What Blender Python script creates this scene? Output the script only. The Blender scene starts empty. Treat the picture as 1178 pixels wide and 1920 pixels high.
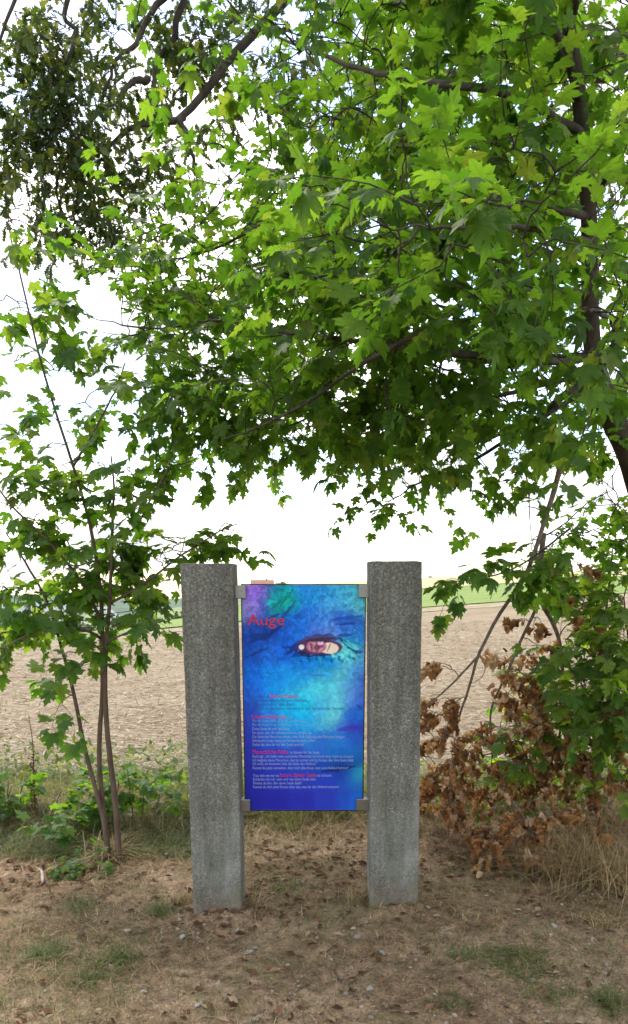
import bpy, math
import numpy as np
from mathutils import Matrix, Vector

# ------------------------------------------------------------------ camera, sky, sun, exposure
sc = bpy.context.scene
col = sc.collection
EYE = 1.52
PITCH = math.radians(12.0)
FPX, CX, CY = 1488.0, 589.0, 1401.0          # focal length and principal point in the 1178x1920 photo
cam_d = bpy.data.cameras.new('camera')
cam = bpy.data.objects.new('camera', cam_d)
col.objects.link(cam)
cam.location = (0, 0, EYE)
cam.rotation_euler = (math.radians(90) - PITCH, 0, 0)
cam_d.sensor_fit = 'VERTICAL'
cam_d.sensor_height = 36.0
cam_d.lens = FPX / 1920 * 36.0
cam_d.shift_y = (CY - 960.0) / 1920
cam_d.clip_start = 0.05
cam_d.clip_end = 20000
sc.camera = cam

SUN_EL, SUN_AZ = 52.0, -35.0                 # degrees; azimuth from +Y towards +X
world = bpy.data.worlds.new('World')
sc.world = world
world.use_nodes = True
wn, wl = world.node_tree.nodes, world.node_tree.links
wn.clear()
w_out = wn.new('ShaderNodeOutputWorld')
bg_sky = wn.new('ShaderNodeBackground'); bg_sky.inputs['Strength'].default_value = 0.12
bg_cloud = wn.new('ShaderNodeBackground')
bg_cloud.inputs['Color'].default_value = (1.0, 0.985, 0.97, 1); bg_cloud.inputs['Strength'].default_value = 1.1
sky = wn.new('ShaderNodeTexSky'); sky.sky_type = 'NISHITA'; sky.sun_disc = False
sky.sun_elevation = math.radians(SUN_EL); sky.sun_rotation = math.radians(SUN_AZ)
tc = wn.new('ShaderNodeTexCoord')
cn = wn.new('ShaderNodeTexNoise'); cn.inputs['Scale'].default_value = 3.2; cn.inputs['Detail'].default_value = 6
mp = wn.new('ShaderNodeMapping'); mp.inputs['Scale'].default_value = (1, 1, 2.2)
cr = wn.new('ShaderNodeValToRGB')
cr.color_ramp.elements[0].position = 0.42; cr.color_ramp.elements[0].color = (0.0, 0.0, 0.0, 1)
cr.color_ramp.elements[1].position = 0.54; cr.color_ramp.elements[1].color = (1, 1, 1, 1)
mx = wn.new('ShaderNodeMixShader')
wl.new(tc.outputs['Generated'], mp.inputs['Vector']); wl.new(mp.outputs['Vector'], cn.inputs['Vector'])
wl.new(cn.outputs['Fac'], cr.inputs['Fac']); wl.new(cr.outputs['Color'], mx.inputs['Fac'])
cn2 = wn.new('ShaderNodeTexNoise'); cn2.inputs['Scale'].default_value = 5.0; cn2.inputs['Detail'].default_value = 7
cr2 = wn.new('ShaderNodeValToRGB')
cr2.color_ramp.elements[0].position = 0.40; cr2.color_ramp.elements[0].color = (0.36, 0.365, 0.37, 1)
cr2.color_ramp.elements[1].position = 0.56; cr2.color_ramp.elements[1].color = (1.0, 0.985, 0.97, 1)
wl.new(mp.outputs['Vector'], cn2.inputs['Vector']); wl.new(cn2.outputs['Fac'], cr2.inputs['Fac']); wl.new(cr2.outputs['Color'], bg_cloud.inputs['Color'])
wl.new(sky.outputs['Color'], bg_sky.inputs['Color'])
wl.new(bg_sky.outputs[0], mx.inputs[1]); wl.new(bg_cloud.outputs[0], mx.inputs[2])
wl.new(mx.outputs[0], w_out.inputs['Surface'])

sun_d = bpy.data.lights.new('sun', 'SUN')
sun_d.energy = 1.5; sun_d.angle = math.radians(14); sun_d.color = (1.0, 0.95, 0.87)
sun = bpy.data.objects.new('sun', sun_d)
col.objects.link(sun)
sun.location = (0, 0, 30)
_e, _a = math.radians(SUN_EL), math.radians(SUN_AZ)
_sd = Vector((math.sin(_a) * math.cos(_e), math.cos(_a) * math.cos(_e), math.sin(_e)))
sun.rotation_euler = _sd.to_track_quat('Z', 'Y').to_euler()

sc.view_settings.view_transform = 'Standard'
sc.view_settings.look = 'None'
sc.view_settings.gamma = 1.0
sc.view_settings.exposure = 1.72
sc.view_settings.use_curve_mapping = False
sc.render.engine = 'CYCLES'
cy = sc.cycles
cy.use_denoising = True
cy.denoising_prefilter = 'FAST'
cy.max_bounces = 9; cy.diffuse_bounces = 5; cy.glossy_bounces = 3; cy.transmission_bounces = 6
cy.transparent_max_bounces = 6
cy.caustics_reflective = False; cy.caustics_refractive = False

RNG = np.random.default_rng(7)


def at(px, py, Y):
    """Point at forward distance Y (metres) seen at a photo pixel: used to measure the place off the photograph."""
    u, v = (px - CX) / FPX, -(py - CY) / FPX
    d = np.array([u, math.cos(PITCH) + v * math.sin(PITCH), -math.sin(PITCH) + v * math.cos(PITCH)])
    return np.array([0, 0, EYE]) + d * (Y / d[1])


def pline(pts):
    return np.array([at(*p) for p in pts])


# ------------------------------------------------------------------ numeric helpers
def _hash(ix, iy, seed):
    h = (ix.astype(np.int64) * 374761393 + iy.astype(np.int64) * 668265263 + seed * 974711) & 0x7fffffff
    h = ((h ^ (h >> 13)) * 1274126177) & 0x7fffffff
    return ((h ^ (h >> 16)) & 0xffff) / 65535.0


def vnoise(x, y, seed=0):
    x, y = np.asarray(x, float), np.asarray(y, float)
    ix, iy = np.floor(x), np.floor(y)
    fx, fy = x - ix, y - iy
    fx, fy = fx * fx * (3 - 2 * fx), fy * fy * (3 - 2 * fy)
    a, b = _hash(ix, iy, seed), _hash(ix + 1, iy, seed)
    c, d = _hash(ix, iy + 1, seed), _hash(ix + 1, iy + 1, seed)
    return (a * (1 - fx) + b * fx) * (1 - fy) + (c * (1 - fx) + d * fx) * fy


def fbm(x, y, seed=0, octv=4):
    s, amp, tot = 0, 1.0, 0
    x, y = np.asarray(x, float), np.asarray(y, float)
    for k in range(octv):
        s = s + amp * vnoise(x * 2 ** k, y * 2 ** k, seed + 17 * k)
        tot += amp; amp *= 0.5
    return s / tot - 0.5


def unit(v):
    v = np.asarray(v, float)
    return v / (np.linalg.norm(v, axis=-1, keepdims=True) + 1e-9)


def smooth(pts, n):
    """Catmull-Rom resampling of a polyline."""
    pts = np.asarray(pts, float)
    if len(pts) < 3:
        t = np.linspace(0, 1, n)[:, None]
        return pts[0] * (1 - t) + pts[-1] * t
    p = np.vstack([2 * pts[0] - pts[1], pts, 2 * pts[-1] - pts[-2]])
    out = []
    for t in np.linspace(0, len(pts) - 1 - 1e-6, n):
        i = int(t); f = t - i
        a, b, c, d = p[i], p[i + 1], p[i + 2], p[i + 3]
        out.append(0.5 * (2 * b + (c - a) * f + (2 * a - 5 * b + 4 * c - d) * f * f + (3 * b - a - 3 * c + d) * f ** 3))
    return np.array(out)


# ------------------------------------------------------------------ object helpers
WLOC = {}


def thing(name, loc, label, cat, group=None):
    o = bpy.data.objects.new(name, None)
    o.empty_display_size = 0.1
    col.objects.link(o)
    o.location = [float(c) for c in loc]
    WLOC[o.name] = np.array(loc, float)
    tag(o, label, cat, group)
    return o


def tag(o, label=None, cat=None, group=None, kind=None):
    if label: o['label'] = label
    if cat: o['category'] = cat
    if group: o['group'] = group
    if kind: o['kind'] = kind
    return o


def make_mesh(name, V, faces, mat, smooth_shade=True, uv=None):
    """faces: (n,3) or (n,4) integer array, or a list of those."""
    V = np.ascontiguousarray(V, dtype=np.float32)
    blocks = faces if isinstance(faces, (list, tuple)) else [faces]
    blocks = [np.asarray(b, dtype=np.int32) for b in blocks if len(b)]
    m = bpy.data.meshes.new(name)
    m.vertices.add(len(V)); m.vertices.foreach_set('co', V.ravel())
    loops = np.concatenate([b.ravel() for b in blocks])
    sizes = np.concatenate([np.full(len(b), b.shape[1], np.int32) for b in blocks])
    starts = np.concatenate([[0], np.cumsum(sizes)[:-1]]).astype(np.int32)
    m.loops.add(len(loops)); m.loops.foreach_set('vertex_index', loops)
    m.polygons.add(len(sizes)); m.polygons.foreach_set('loop_start', starts)
    m.polygons.foreach_set('use_smooth', np.full(len(sizes), smooth_shade))
    m.update(calc_edges=True)
    if uv is not None:
        lay = m.uv_layers.new(name='leaf')
        lay.data.foreach_set('uv', np.ascontiguousarray(np.asarray(uv, np.float32)[loops]).ravel())
    m.validate()
    if mat is not None: m.materials.append(mat)
    return m


def obj(name, V, faces, mat, parent=None, smooth_shade=True, origin=None, uv=None):
    V = np.asarray(V, float)
    base = WLOC[parent.name] if parent is not None else np.zeros(3)
    org = base if origin is None else np.asarray(origin, float)
    m = make_mesh(name, V - org, faces, mat, smooth_shade, uv)
    o = bpy.data.objects.new(name, m)
    col.objects.link(o)
    if parent is not None: o.parent = parent
    o.location = [float(c) for c in (org - base)]
    WLOC[o.name] = org
    return o


class MB:
    """Collects shapes that belong to one mesh."""
    def __init__(self): self.V, self.T, self.Q, self.n = [], [], [], 0

    def add(self, V, tris=None, quads=None):
        V = np.asarray(V, float)
        if tris is not None and len(tris): self.T.append(np.asarray(tris) + self.n)
        if quads is not None and len(quads): self.Q.append(np.asarray(quads) + self.n)
        self.V.append(V); self.n += len(V)

    def tube(self, pts, rad, sides=6, n=None, cap=True):
        pts = np.asarray(pts, float)
        if n: 
            r_in = np.linspace(0, 1, len(np.atleast_1d(rad))) if np.ndim(rad) else None
            pts = smooth(pts, n)
            rad = np.interp(np.linspace(0, 1, n), r_in, rad) if r_in is not None else np.full(n, rad)
        k = len(pts)
        rad = np.broadcast_to(np.asarray(rad, float), (k,))
        tan = unit(np.gradient(pts, axis=0))
        ref = np.array([0.31, 0.2, 0.93]) if abs(tan[0, 2]) < 0.8 else np.array([0.93, 0.3, 0.1])
        rings = []
        nrm = unit(np.cross(tan[0], ref))
        ang = np.linspace(0, 2 * np.pi, sides, endpoint=False)
        for i in range(k):
            nrm = unit(nrm - tan[i] * np.dot(nrm, tan[i]))
            bi = np.cross(tan[i], nrm)
            rings.append(pts[i] + rad[i] * (np.cos(ang)[:, None] * nrm + np.sin(ang)[:, None] * bi))
        V = np.vstack(rings)
        i, j = np.meshgrid(np.arange(k - 1), np.arange(sides), indexing='ij')
        a = i * sides + j; b = i * sides + (j + 1) % sides
        q = np.stack([a, b, b + sides, a + sides], -1).reshape(-1, 4)
        t = []
        if cap:
            V = np.vstack([V, pts[0], pts[-1]])
            for jj in range(sides):
                t.append([k * sides, (jj + 1) % sides, jj])
                t.append([k * sides + 1, (k - 1) * sides + jj, (k - 1) * sides + (jj + 1) % sides])
        self.add(V, t, q)

    def box(self, lo, hi, bev=0.0):
        lo, hi = np.array(lo, float), np.array(hi, float)
        if bev <= 0:
            V = np.array([[x, y, z] for z in (lo[2], hi[2]) for y in (lo[1], hi[1]) for x in (lo[0], hi[0])])
            q = [[0, 2, 3, 1], [4, 5, 7, 6], [0, 1, 5, 4], [2, 6, 7, 3], [0, 4, 6, 2], [1, 3, 7, 5]]
            self.add(V, None, q); return
        import bmesh
        bm = bmesh.new()
        bmesh.ops.create_cube(bm, size=1.0)
        for v in bm.verts:
            v.co = Vector([(lo[i] + hi[i]) / 2 + v.co[i] * (hi[i] - lo[i]) for i in range(3)])
        bmesh.ops.bevel(bm, geom=bm.edges[:], offset=bev, segments=2, profile=0.5, affect='EDGES')
        bmesh.ops.triangulate(bm, faces=bm.faces[:])
        bm.verts.index_update()
        self.add([v.co[:] for v in bm.verts], [[v.index for v in f.verts] for f in bm.faces])
        bm.free()

    def build(self, name, mat, parent=None, smooth_shade=True, origin=None):
        return obj(name, np.vstack(self.V), ([np.vstack(self.T)] if self.T else []) + ([np.vstack(self.Q)] if self.Q else []),
                   mat, parent, smooth_shade, origin)


def grid_faces(nu, nv):
    i, j = np.meshgrid(np.arange(nv - 1), np.arange(nu - 1), indexing='ij')
    a = i * nu + j
    return np.stack([a, a + 1, a + nu + 1, a + nu], -1).reshape(-1, 4)


# ------------------------------------------------------------------ materials
def mat(name):
    m = bpy.data.materials.new(name)
    m.use_nodes = True
    nt = m.node_tree
    nt.nodes.clear()
    out = nt.nodes.new('ShaderNodeOutputMaterial')
    return m, nt.nodes, nt.links, out


def ramp(n, stops):
    r = n.new('ShaderNodeValToRGB')
    els = r.color_ramp.elements
    while len(els) < len(stops): els.new(0.5)
    for e, (p, c) in zip(els, stops):
        e.position = p; e.color = (c[0], c[1], c[2], 1)
    return r


def noise_tex(n, l, scale, detail=4, rough=0.55, coord='Object', dist=0.0, stretch=None):
    t = n.new('ShaderNodeTexNoise')
    t.inputs['Scale'].default_value = scale; t.inputs['Detail'].default_value = detail
    t.inputs['Roughness'].default_value = rough; t.inputs['Distortion'].default_value = dist
    c = n.new('ShaderNodeTexCoord')
    if stretch:
        m = n.new('ShaderNodeMapping'); m.inputs['Scale'].default_value = stretch
        l.new(c.outputs[coord], m.inputs['Vector']); l.new(m.outputs['Vector'], t.inputs['Vector'])
    else:
        l.new(c.outputs[coord], t.inputs['Vector'])
    return t


def mixc(n, l, fac, a, b, mode='MIX'):
    m = n.new('ShaderNodeMix'); m.data_type = 'RGBA'; m.blend_type = mode
    for sock, val in ((m.inputs[0], fac), (m.inputs[6], a), (m.inputs[7], b)):
        if hasattr(val, 'links'): l.new(val, sock)
        elif isinstance(val, (int, float)): sock.default_value = val
        else: sock.default_value = (*val, 1)
    return m.outputs[2]


def island_random(n, l):
    g = n.new('ShaderNodeNewGeometry'); o = n.new('ShaderNodeObjectInfo')
    a = n.new('ShaderNodeMath'); a.operation = 'ADD'
    f = n.new('ShaderNodeMath'); f.operation = 'FRACT'
    l.new(g.outputs['Random Per Island'], a.inputs[0]); l.new(o.outputs['Random'], a.inputs[1])
    l.new(a.outputs[0], f.inputs[0])
    return f.outputs[0]


def leaf_material(name, stops, trans_stops, trans=0.45, rough=0.52, spec=0.28, blotch=0.0, blotch_col=(0.1, 0.05, 0.02), veins=0.0, stalk=0.55):
    m, n, l, out = mat(name)
    r = island_random(n, l)
    c1 = ramp(n, stops); c2 = ramp(n, trans_stops)
    l.new(r, c1.inputs[0]); l.new(r, c2.inputs[0])
    nz = noise_tex(n, l, 30, 3)
    var = ramp(n, [(0.3, (0.72, 0.72, 0.72)), (0.7, (1.15, 1.15, 1.15))])
    l.new(nz.outputs['Fac'], var.inputs[0])
    col1 = mixc(n, l, 1.0, c1.outputs[0], var.outputs[0], 'MULTIPLY')
    if blotch:
        b = noise_tex(n, l, 55, 2)
        br = ramp(n, [(0.60, (0, 0, 0)), (0.72, (blotch,) * 3)])
        l.new(b.outputs['Fac'], br.inputs[0])
        col1 = mixc(n, l, br.outputs[0], col1, blotch_col)
    tcol = c2.outputs[0]
    if veins:
        def mth(op, a, b=None):
            q = n.new('ShaderNodeMath'); q.operation = op
            for sock, val in ((q.inputs[0], a), (q.inputs[1], b)):
                if val is None: continue
                if hasattr(val, 'links'): l.new(val, sock)
                else: sock.default_value = val
            return q.outputs[0]
        uvn = n.new('ShaderNodeUVMap'); uvn.uv_map = 'leaf'
        sx = n.new('ShaderNodeSeparateXYZ'); l.new(uvn.outputs[0], sx.inputs[0])
        ax = mth('ABSOLUTE', sx.outputs[0]); yy_ = mth('SUBTRACT', sx.outputs[1], stalk)
        dmin = ax
        for dx, dy in ((.826, .563), (.99, -.13)):
            dd_ = mth('ABSOLUTE', mth('SUBTRACT', mth('MULTIPLY', ax, dy), mth('MULTIPLY', yy_, dx)))
            dmin = mth('MINIMUM', dmin, dd_)
        mr = n.new('ShaderNodeMapRange'); mr.inputs[1].default_value = 0.026; mr.inputs[2].default_value = 0.006
        l.new(dmin, mr.inputs[0])
        vf = mth('MULTIPLY', mr.outputs[0], veins)
        col1 = mixc(n, l, vf, col1, (0.16, 0.21, 0.07))
        tcol = mixc(n, l, vf, tcol, (0.10, 0.15, 0.02))
        # a few leaves carry brown spots and yellowed rims
        sp = noise_tex(n, l, 9, 3, 0.6, coord='UV')
        sr = ramp(n, [(0.60, (0, 0, 0)), (0.68, (1, 1, 1))]); l.new(sp.outputs['Fac'], sr.inputs[0])
        sel = mth('MULTIPLY', mth('GREATER_THAN', mth('FRACT', mth('MULTIPLY', r, 7.31)), 0.72), sr.outputs[0])
        col1 = mixc(n, l, mth('MULTIPLY', sel, .75), col1, (0.13, 0.085, 0.03))
        tcol = mixc(n, l, mth('MULTIPLY', sel, .75), tcol, (0.16, 0.10, 0.02))
    p = n.new('ShaderNodeBsdfPrincipled')
    l.new(col1, p.inputs['Base Color'])
    p.inputs['Roughness'].default_value = rough
    p.inputs['Specular IOR Level'].default_value = spec
    t = n.new('ShaderNodeBsdfTranslucent')
    l.new(tcol, t.inputs['Color'])
    mxs = n.new('ShaderNodeMixShader'); mxs.inputs[0].default_value = trans
    l.new(p.outputs[0], mxs.inputs[1]); l.new(t.outputs[0], mxs.inputs[2])
    l.new(mxs.outputs[0], out.inputs['Surface'])
    return m


def simple_noise_mat(name, stops, scale, rough=0.9, bump=0.0, bump_scale=None, detail=5, stretch=None, spec=0.2, rand=0.0, bdist=0.01):
    m, n, l, out = mat(name)
    t = noise_tex(n, l, scale, detail, stretch=stretch)
    r = ramp(n, stops)
    fac = t.outputs['Fac']
    if rand:
        ir = island_random(n, l)
        mm = n.new('ShaderNodeMix'); mm.inputs[0].default_value = rand
        l.new(fac, mm.inputs[2]); l.new(ir, mm.inputs[3]); fac = mm.outputs[0]
    l.new(fac, r.inputs[0])
    p = n.new('ShaderNodeBsdfPrincipled')
    l.new(r.outputs[0], p.inputs['Base Color'])
    p.inputs['Roughness'].default_value = rough
    p.inputs['Specular IOR Level'].default_value = spec
    if bump:
        bt = noise_tex(n, l, bump_scale or scale * 2, 5, stretch=stretch)
        b = n.new('ShaderNodeBump'); b.inputs['Strength'].default_value = bump; b.inputs['Distance'].default_value = bdist
        l.new(bt.outputs['Fac'], b.inputs['Height']); l.new(b.outputs[0], p.inputs['Normal'])
    l.new(p.outputs[0], out.inputs['Surface'])
    return m


M = {}
M['maple'] = leaf_material('maple_leaf_green',
    [(0.0, (0.030, 0.082, 0.012)), (0.35, (0.048, 0.112, 0.015)), (0.7, (0.062, 0.135, 0.018)), (0.93, (0.09, 0.16, 0.024)), (1.0, (0.13, 0.17, 0.03))],
    [(0.0, (0.11, 0.26, 0.012)), (0.5, (0.165, 0.335, 0.015)), (0.9, (0.235, 0.40, 0.02)), (1.0, (0.33, 0.41, 0.03))], trans=0.62, veins=.55)
M['sapling'] = leaf_material('sapling_leaf_green',
    [(0.0, (0.032, 0.088, 0.013)), (0.5, (0.055, 0.13, 0.018)), (1.0, (0.09, 0.165, 0.03))],
    [(0.0, (0.12, 0.29, 0.012)), (0.5, (0.20, 0.40, 0.016)), (1.0, (0.34, 0.48, 0.03))], trans=0.54, veins=.5)
M['bush'] = leaf_material('bush_leaf_green',
    [(0.0, (0.04, 0.10, 0.016)), (0.5, (0.07, 0.145, 0.022)), (1.0, (0.13, 0.185, 0.035))],
    [(0.0, (0.16, 0.35, 0.016)), (0.5, (0.28, 0.47, 0.02)), (1.0, (0.46, 0.58, 0.04))], trans=0.58, veins=.4)
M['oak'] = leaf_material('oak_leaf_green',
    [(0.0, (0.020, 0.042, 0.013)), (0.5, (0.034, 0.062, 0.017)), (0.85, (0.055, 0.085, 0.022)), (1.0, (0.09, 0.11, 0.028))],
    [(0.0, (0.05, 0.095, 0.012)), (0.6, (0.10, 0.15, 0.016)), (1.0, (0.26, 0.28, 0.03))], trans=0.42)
M['withered'] = leaf_material('withered_leaf_brown',
    [(0.0, (0.10, 0.05, 0.024)), (0.22, (0.22, 0.11, 0.045)), (0.45, (0.42, 0.205, 0.072)), (0.7, (0.46, 0.29, 0.15)), (1.0, (0.62, 0.48, 0.32))],
    [(0.0, (0.26, 0.11, 0.035)), (0.5, (0.52, 0.23, 0.06)), (1.0, (0.62, 0.36, 0.13))], trans=0.4, rough=0.6, spec=0.25, blotch=.7, blotch_col=(0.06, 0.03, 0.018))
M['litter'] = leaf_material('leaf_litter_brown',
    [(0.0, (0.05, 0.026, 0.015)), (0.5, (0.12, 0.062, 0.034)), (0.8, (0.20, 0.115, 0.065)), (1.0, (0.34, 0.25, 0.17))],
    [(0.0, (0.1, 0.05, 0.02)), (1.0, (0.25, 0.13, 0.05))], trans=0.15, rough=0.85, spec=0.1)
M['straw'] = leaf_material('dry_grass_straw',
    [(0.0, (0.15, 0.095, 0.042)), (0.5, (0.28, 0.195, 0.092)), (0.85, (0.41, 0.31, 0.16)), (1.0, (0.5, 0.42, 0.26))],
    [(0.0, (0.2, 0.13, 0.05)), (1.0, (0.4, 0.3, 0.14))], trans=0.25, rough=0.7, spec=0.2)
M['matted'] = leaf_material('dead_grass_dull',
    [(0.0, (0.085, 0.054, 0.03)), (0.4, (0.19, 0.13, 0.07)), (0.75, (0.30, 0.22, 0.12)), (1.0, (0.44, 0.35, 0.21))],
    [(0.0, (0.12, 0.08, 0.03)), (1.0, (0.3, 0.22, 0.1))], trans=0.2, rough=0.8, spec=0.12)
M['grass'] = leaf_material('fresh_grass',
    [(0.0, (0.05, 0.075, 0.018)), (0.5, (0.085, 0.115, 0.03)), (1.0, (0.15, 0.16, 0.05))],
    [(0.0, (0.1, 0.17, 0.02)), (1.0, (0.25, 0.3, 0.05))], trans=0.3, rough=0.55)
M['weed'] = leaf_material('roadside_weed',
    [(0.0, (0.06, 0.09, 0.02)), (0.6, (0.12, 0.15, 0.032)), (1.0, (0.22, 0.21, 0.06))],
    [(0.0, (0.14, 0.24, 0.02)), (1.0, (0.34, 0.4, 0.05))], trans=0.4)
M['moss'] = leaf_material('moss_green',
    [(0.0, (0.055, 0.078, 0.014)), (1.0, (0.105, 0.13, 0.025))],
    [(0.0, (0.07, 0.11, 0.01)), (1.0, (0.13, 0.17, 0.02))], trans=0.2, rough=0.8)
M['bark'] = simple_noise_mat('maple_bark', [(0.3, (0.030, 0.024, 0.018)), (0.7, (0.085, 0.068, 0.052))], 14, bump=0.8, bump_scale=40, stretch=(1, 1, 0.3))
M['oakbark'] = simple_noise_mat('oak_bark', [(0.3, (0.025, 0.02, 0.016)), (0.7, (0.075, 0.062, 0.05))], 10, bump=1.0, bump_scale=22, stretch=(1, 1, 0.3))
M['stembark'] = simple_noise_mat('sapling_bark', [(0.3, (0.075, 0.05, 0.036)), (0.6, (0.14, 0.095, 0.068)), (0.8, (0.2, 0.15, 0.11))], 22, bump=0.4, bump_scale=70, stretch=(1, 1, 0.35))
M['deadwood'] = simple_noise_mat('dead_wood', [(0.3, (0.10, 0.075, 0.058)), (0.7, (0.22, 0.17, 0.13))], 26, bump=0.5, bump_scale=60)
M['twig'] = simple_noise_mat('fallen_twig', [(0.3, (0.06, 0.042, 0.03)), (0.7, (0.17, 0.125, 0.09))], 40, bump=0.5, rand=0.5)
M['palewood'] = simple_noise_mat('bleached_wood', [(0.3, (0.16, 0.135, 0.11)), (0.7, (0.36, 0.32, 0.27))], 40, bump=0.4)
M['stone'] = simple_noise_mat('pale_stone', [(0.25, (0.17, 0.145, 0.115)), (0.6, (0.30, 0.27, 0.23)), (0.85, (0.46, 0.43, 0.385))], 45, bump=0.6, rand=0.4)
M['gravel'] = simple_noise_mat('gravel_mix', [(0.1, (0.08, 0.058, 0.04)), (0.5, (0.16, 0.122, 0.085)), (0.85, (0.27, 0.225, 0.17))], 45, bump=0.5, rand=0.8)
M['seed'] = simple_noise_mat('dock_seed', [(0.3, (0.045, 0.024, 0.014)), (0.7, (0.12, 0.06, 0.03))], 60, rand=0.5)


def ground_mat():
    m, n, l, out = mat('verge_soil')
    a = noise_tex(n, l, 1.4, 6, 0.6); b = noise_tex(n, l, 18, 6, 0.65); c = noise_tex(n, l, 90, 4, 0.7)
    r1 = ramp(n, [(0.32, (0.14, 0.088, 0.052)), (0.5, (0.215, 0.148, 0.092)), (0.66, (0.295, 0.215, 0.14))])
    l.new(a.outputs['Fac'], r1.inputs[0])
    r2 = ramp(n, [(0.30, (0.34, 0.32, 0.30)), (0.50, (1, 1, 1)), (0.70, (1.6, 1.56, 1.5))])
    l.new(b.outputs['Fac'], r2.inputs[0])
    k = mixc(n, l, 0.9, r1.outputs[0], r2.outputs[0], 'MULTIPLY')
    r3 = ramp(n, [(0.3, (0.35, 0.34, 0.33)), (0.5, (1, 1, 1)), (0.68, (1.7, 1.66, 1.6))])
    l.new(c.outputs['Fac'], r3.inputs[0])
    k = mixc(n, l, 0.8, k, r3.outputs[0], 'MULTIPLY')
    g = noise_tex(n, l, 2.3, 5, 0.6, dist=0.4)
    rg = ramp(n, [(0.50, (0, 0, 0)), (0.66, (0.6, 0.6, 0.6))]); l.new(g.outputs['Fac'], rg.inputs[0])
    k = mixc(n, l, rg.outputs[0], k, (0.135, 0.118, 0.052))
    p = n.new('ShaderNodeBsdfPrincipled'); l.new(k, p.inputs['Base Color'])
    p.inputs['Roughness'].default_value = 0.95; p.inputs['Specular IOR Level'].default_value = 0.12
    mb = mixc(n, l, 0.5, b.outputs['Fac'], c.outputs['Fac'])
    bp = n.new('ShaderNodeBump'); bp.inputs['Strength'].default_value = 1.0; bp.inputs['Distance'].default_value = 0.035
    l.new(mb, bp.inputs['Height']); l.new(bp.outputs[0], p.inputs['Normal'])
    l.new(p.outputs[0], out.inputs['Surface'])
    return m


def stubble_mat():
    m, n, l, out = mat('stubble_soil')
    a = noise_tex(n, l, 0.35, 5, 0.6); b = noise_tex(n, l, 12, 7, 0.75, dist=0.3, stretch=(0.8, 1.0, 1)); c = noise_tex(n, l, 30, 4, 0.7)
    r1 = ramp(n, [(0.3, (0.185, 0.142, 0.092)), (0.7, (0.25, 0.20, 0.137))]); l.new(a.outputs['Fac'], r1.inputs[0])
    r2 = ramp(n, [(0.30, (0.55, 0.52, 0.49)), (0.46, (0.95, 0.94, 0.92)), (0.7, (1.2, 1.18, 1.15))]); l.new(b.outputs['Fac'], r2.inputs[0])
    k = mixc(n, l, 0.85, r1.outputs[0], r2.outputs[0], 'MULTIPLY')
    r3 = ramp(n, [(0.3, (0.6, 0.58, 0.55)), (0.55, (1, 1, 1)), (0.7, (1.25, 1.24, 1.2))]); l.new(c.outputs['Fac'], r3.inputs[0])
    k = mixc(n, l, 0.7, k, r3.outputs[0], 'MULTIPLY')
    p = n.new('ShaderNodeBsdfPrincipled'); l.new(k, p.inputs['Base Color'])
    p.inputs['Roughness'].default_value = 0.95; p.inputs['Specular IOR Level'].default_value = 0.1
    bp = n.new('ShaderNodeBump'); bp.inputs['Strength'].default_value = 0.6; bp.inputs['Distance'].default_value = 0.02
    l.new(b.outputs['Fac'], bp.inputs['Height']); l.new(bp.outputs[0], p.inputs['Normal'])
    l.new(p.outputs[0], out.inputs['Surface'])
    return m


M['ground'] = ground_mat()
M['stubble'] = stubble_mat()
M['greenfield'] = simple_noise_mat('green_crop', [(0.3, (0.105, 0.16, 0.03)), (0.7, (0.16, 0.215, 0.048))], 0.5, detail=8, bump=0.5, bump_scale=6, bdist=0.15)
M['ripefield'] = simple_noise_mat('ripe_crop', [(0.3, (0.30, 0.265, 0.12)), (0.7, (0.38, 0.32, 0.17))], 0.05, detail=8, stretch=(0.3, 1, 1))
M['meadow'] = simple_noise_mat('rough_meadow', [(0.3, (0.085, 0.12, 0.035)), (0.7, (0.16, 0.19, 0.07))], 0.08, detail=8)
M['farwood'] = simple_noise_mat('far_woodland', [(0.3, (0.045, 0.075, 0.05)), (0.7, (0.085, 0.12, 0.075))], 0.02, detail=8)
M['trackgrass'] = simple_noise_mat('track_grass', [(0.3, (0.16, 0.135, 0.07)), (0.7, (0.27, 0.22, 0.14))], 1.2, detail=6)


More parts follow.
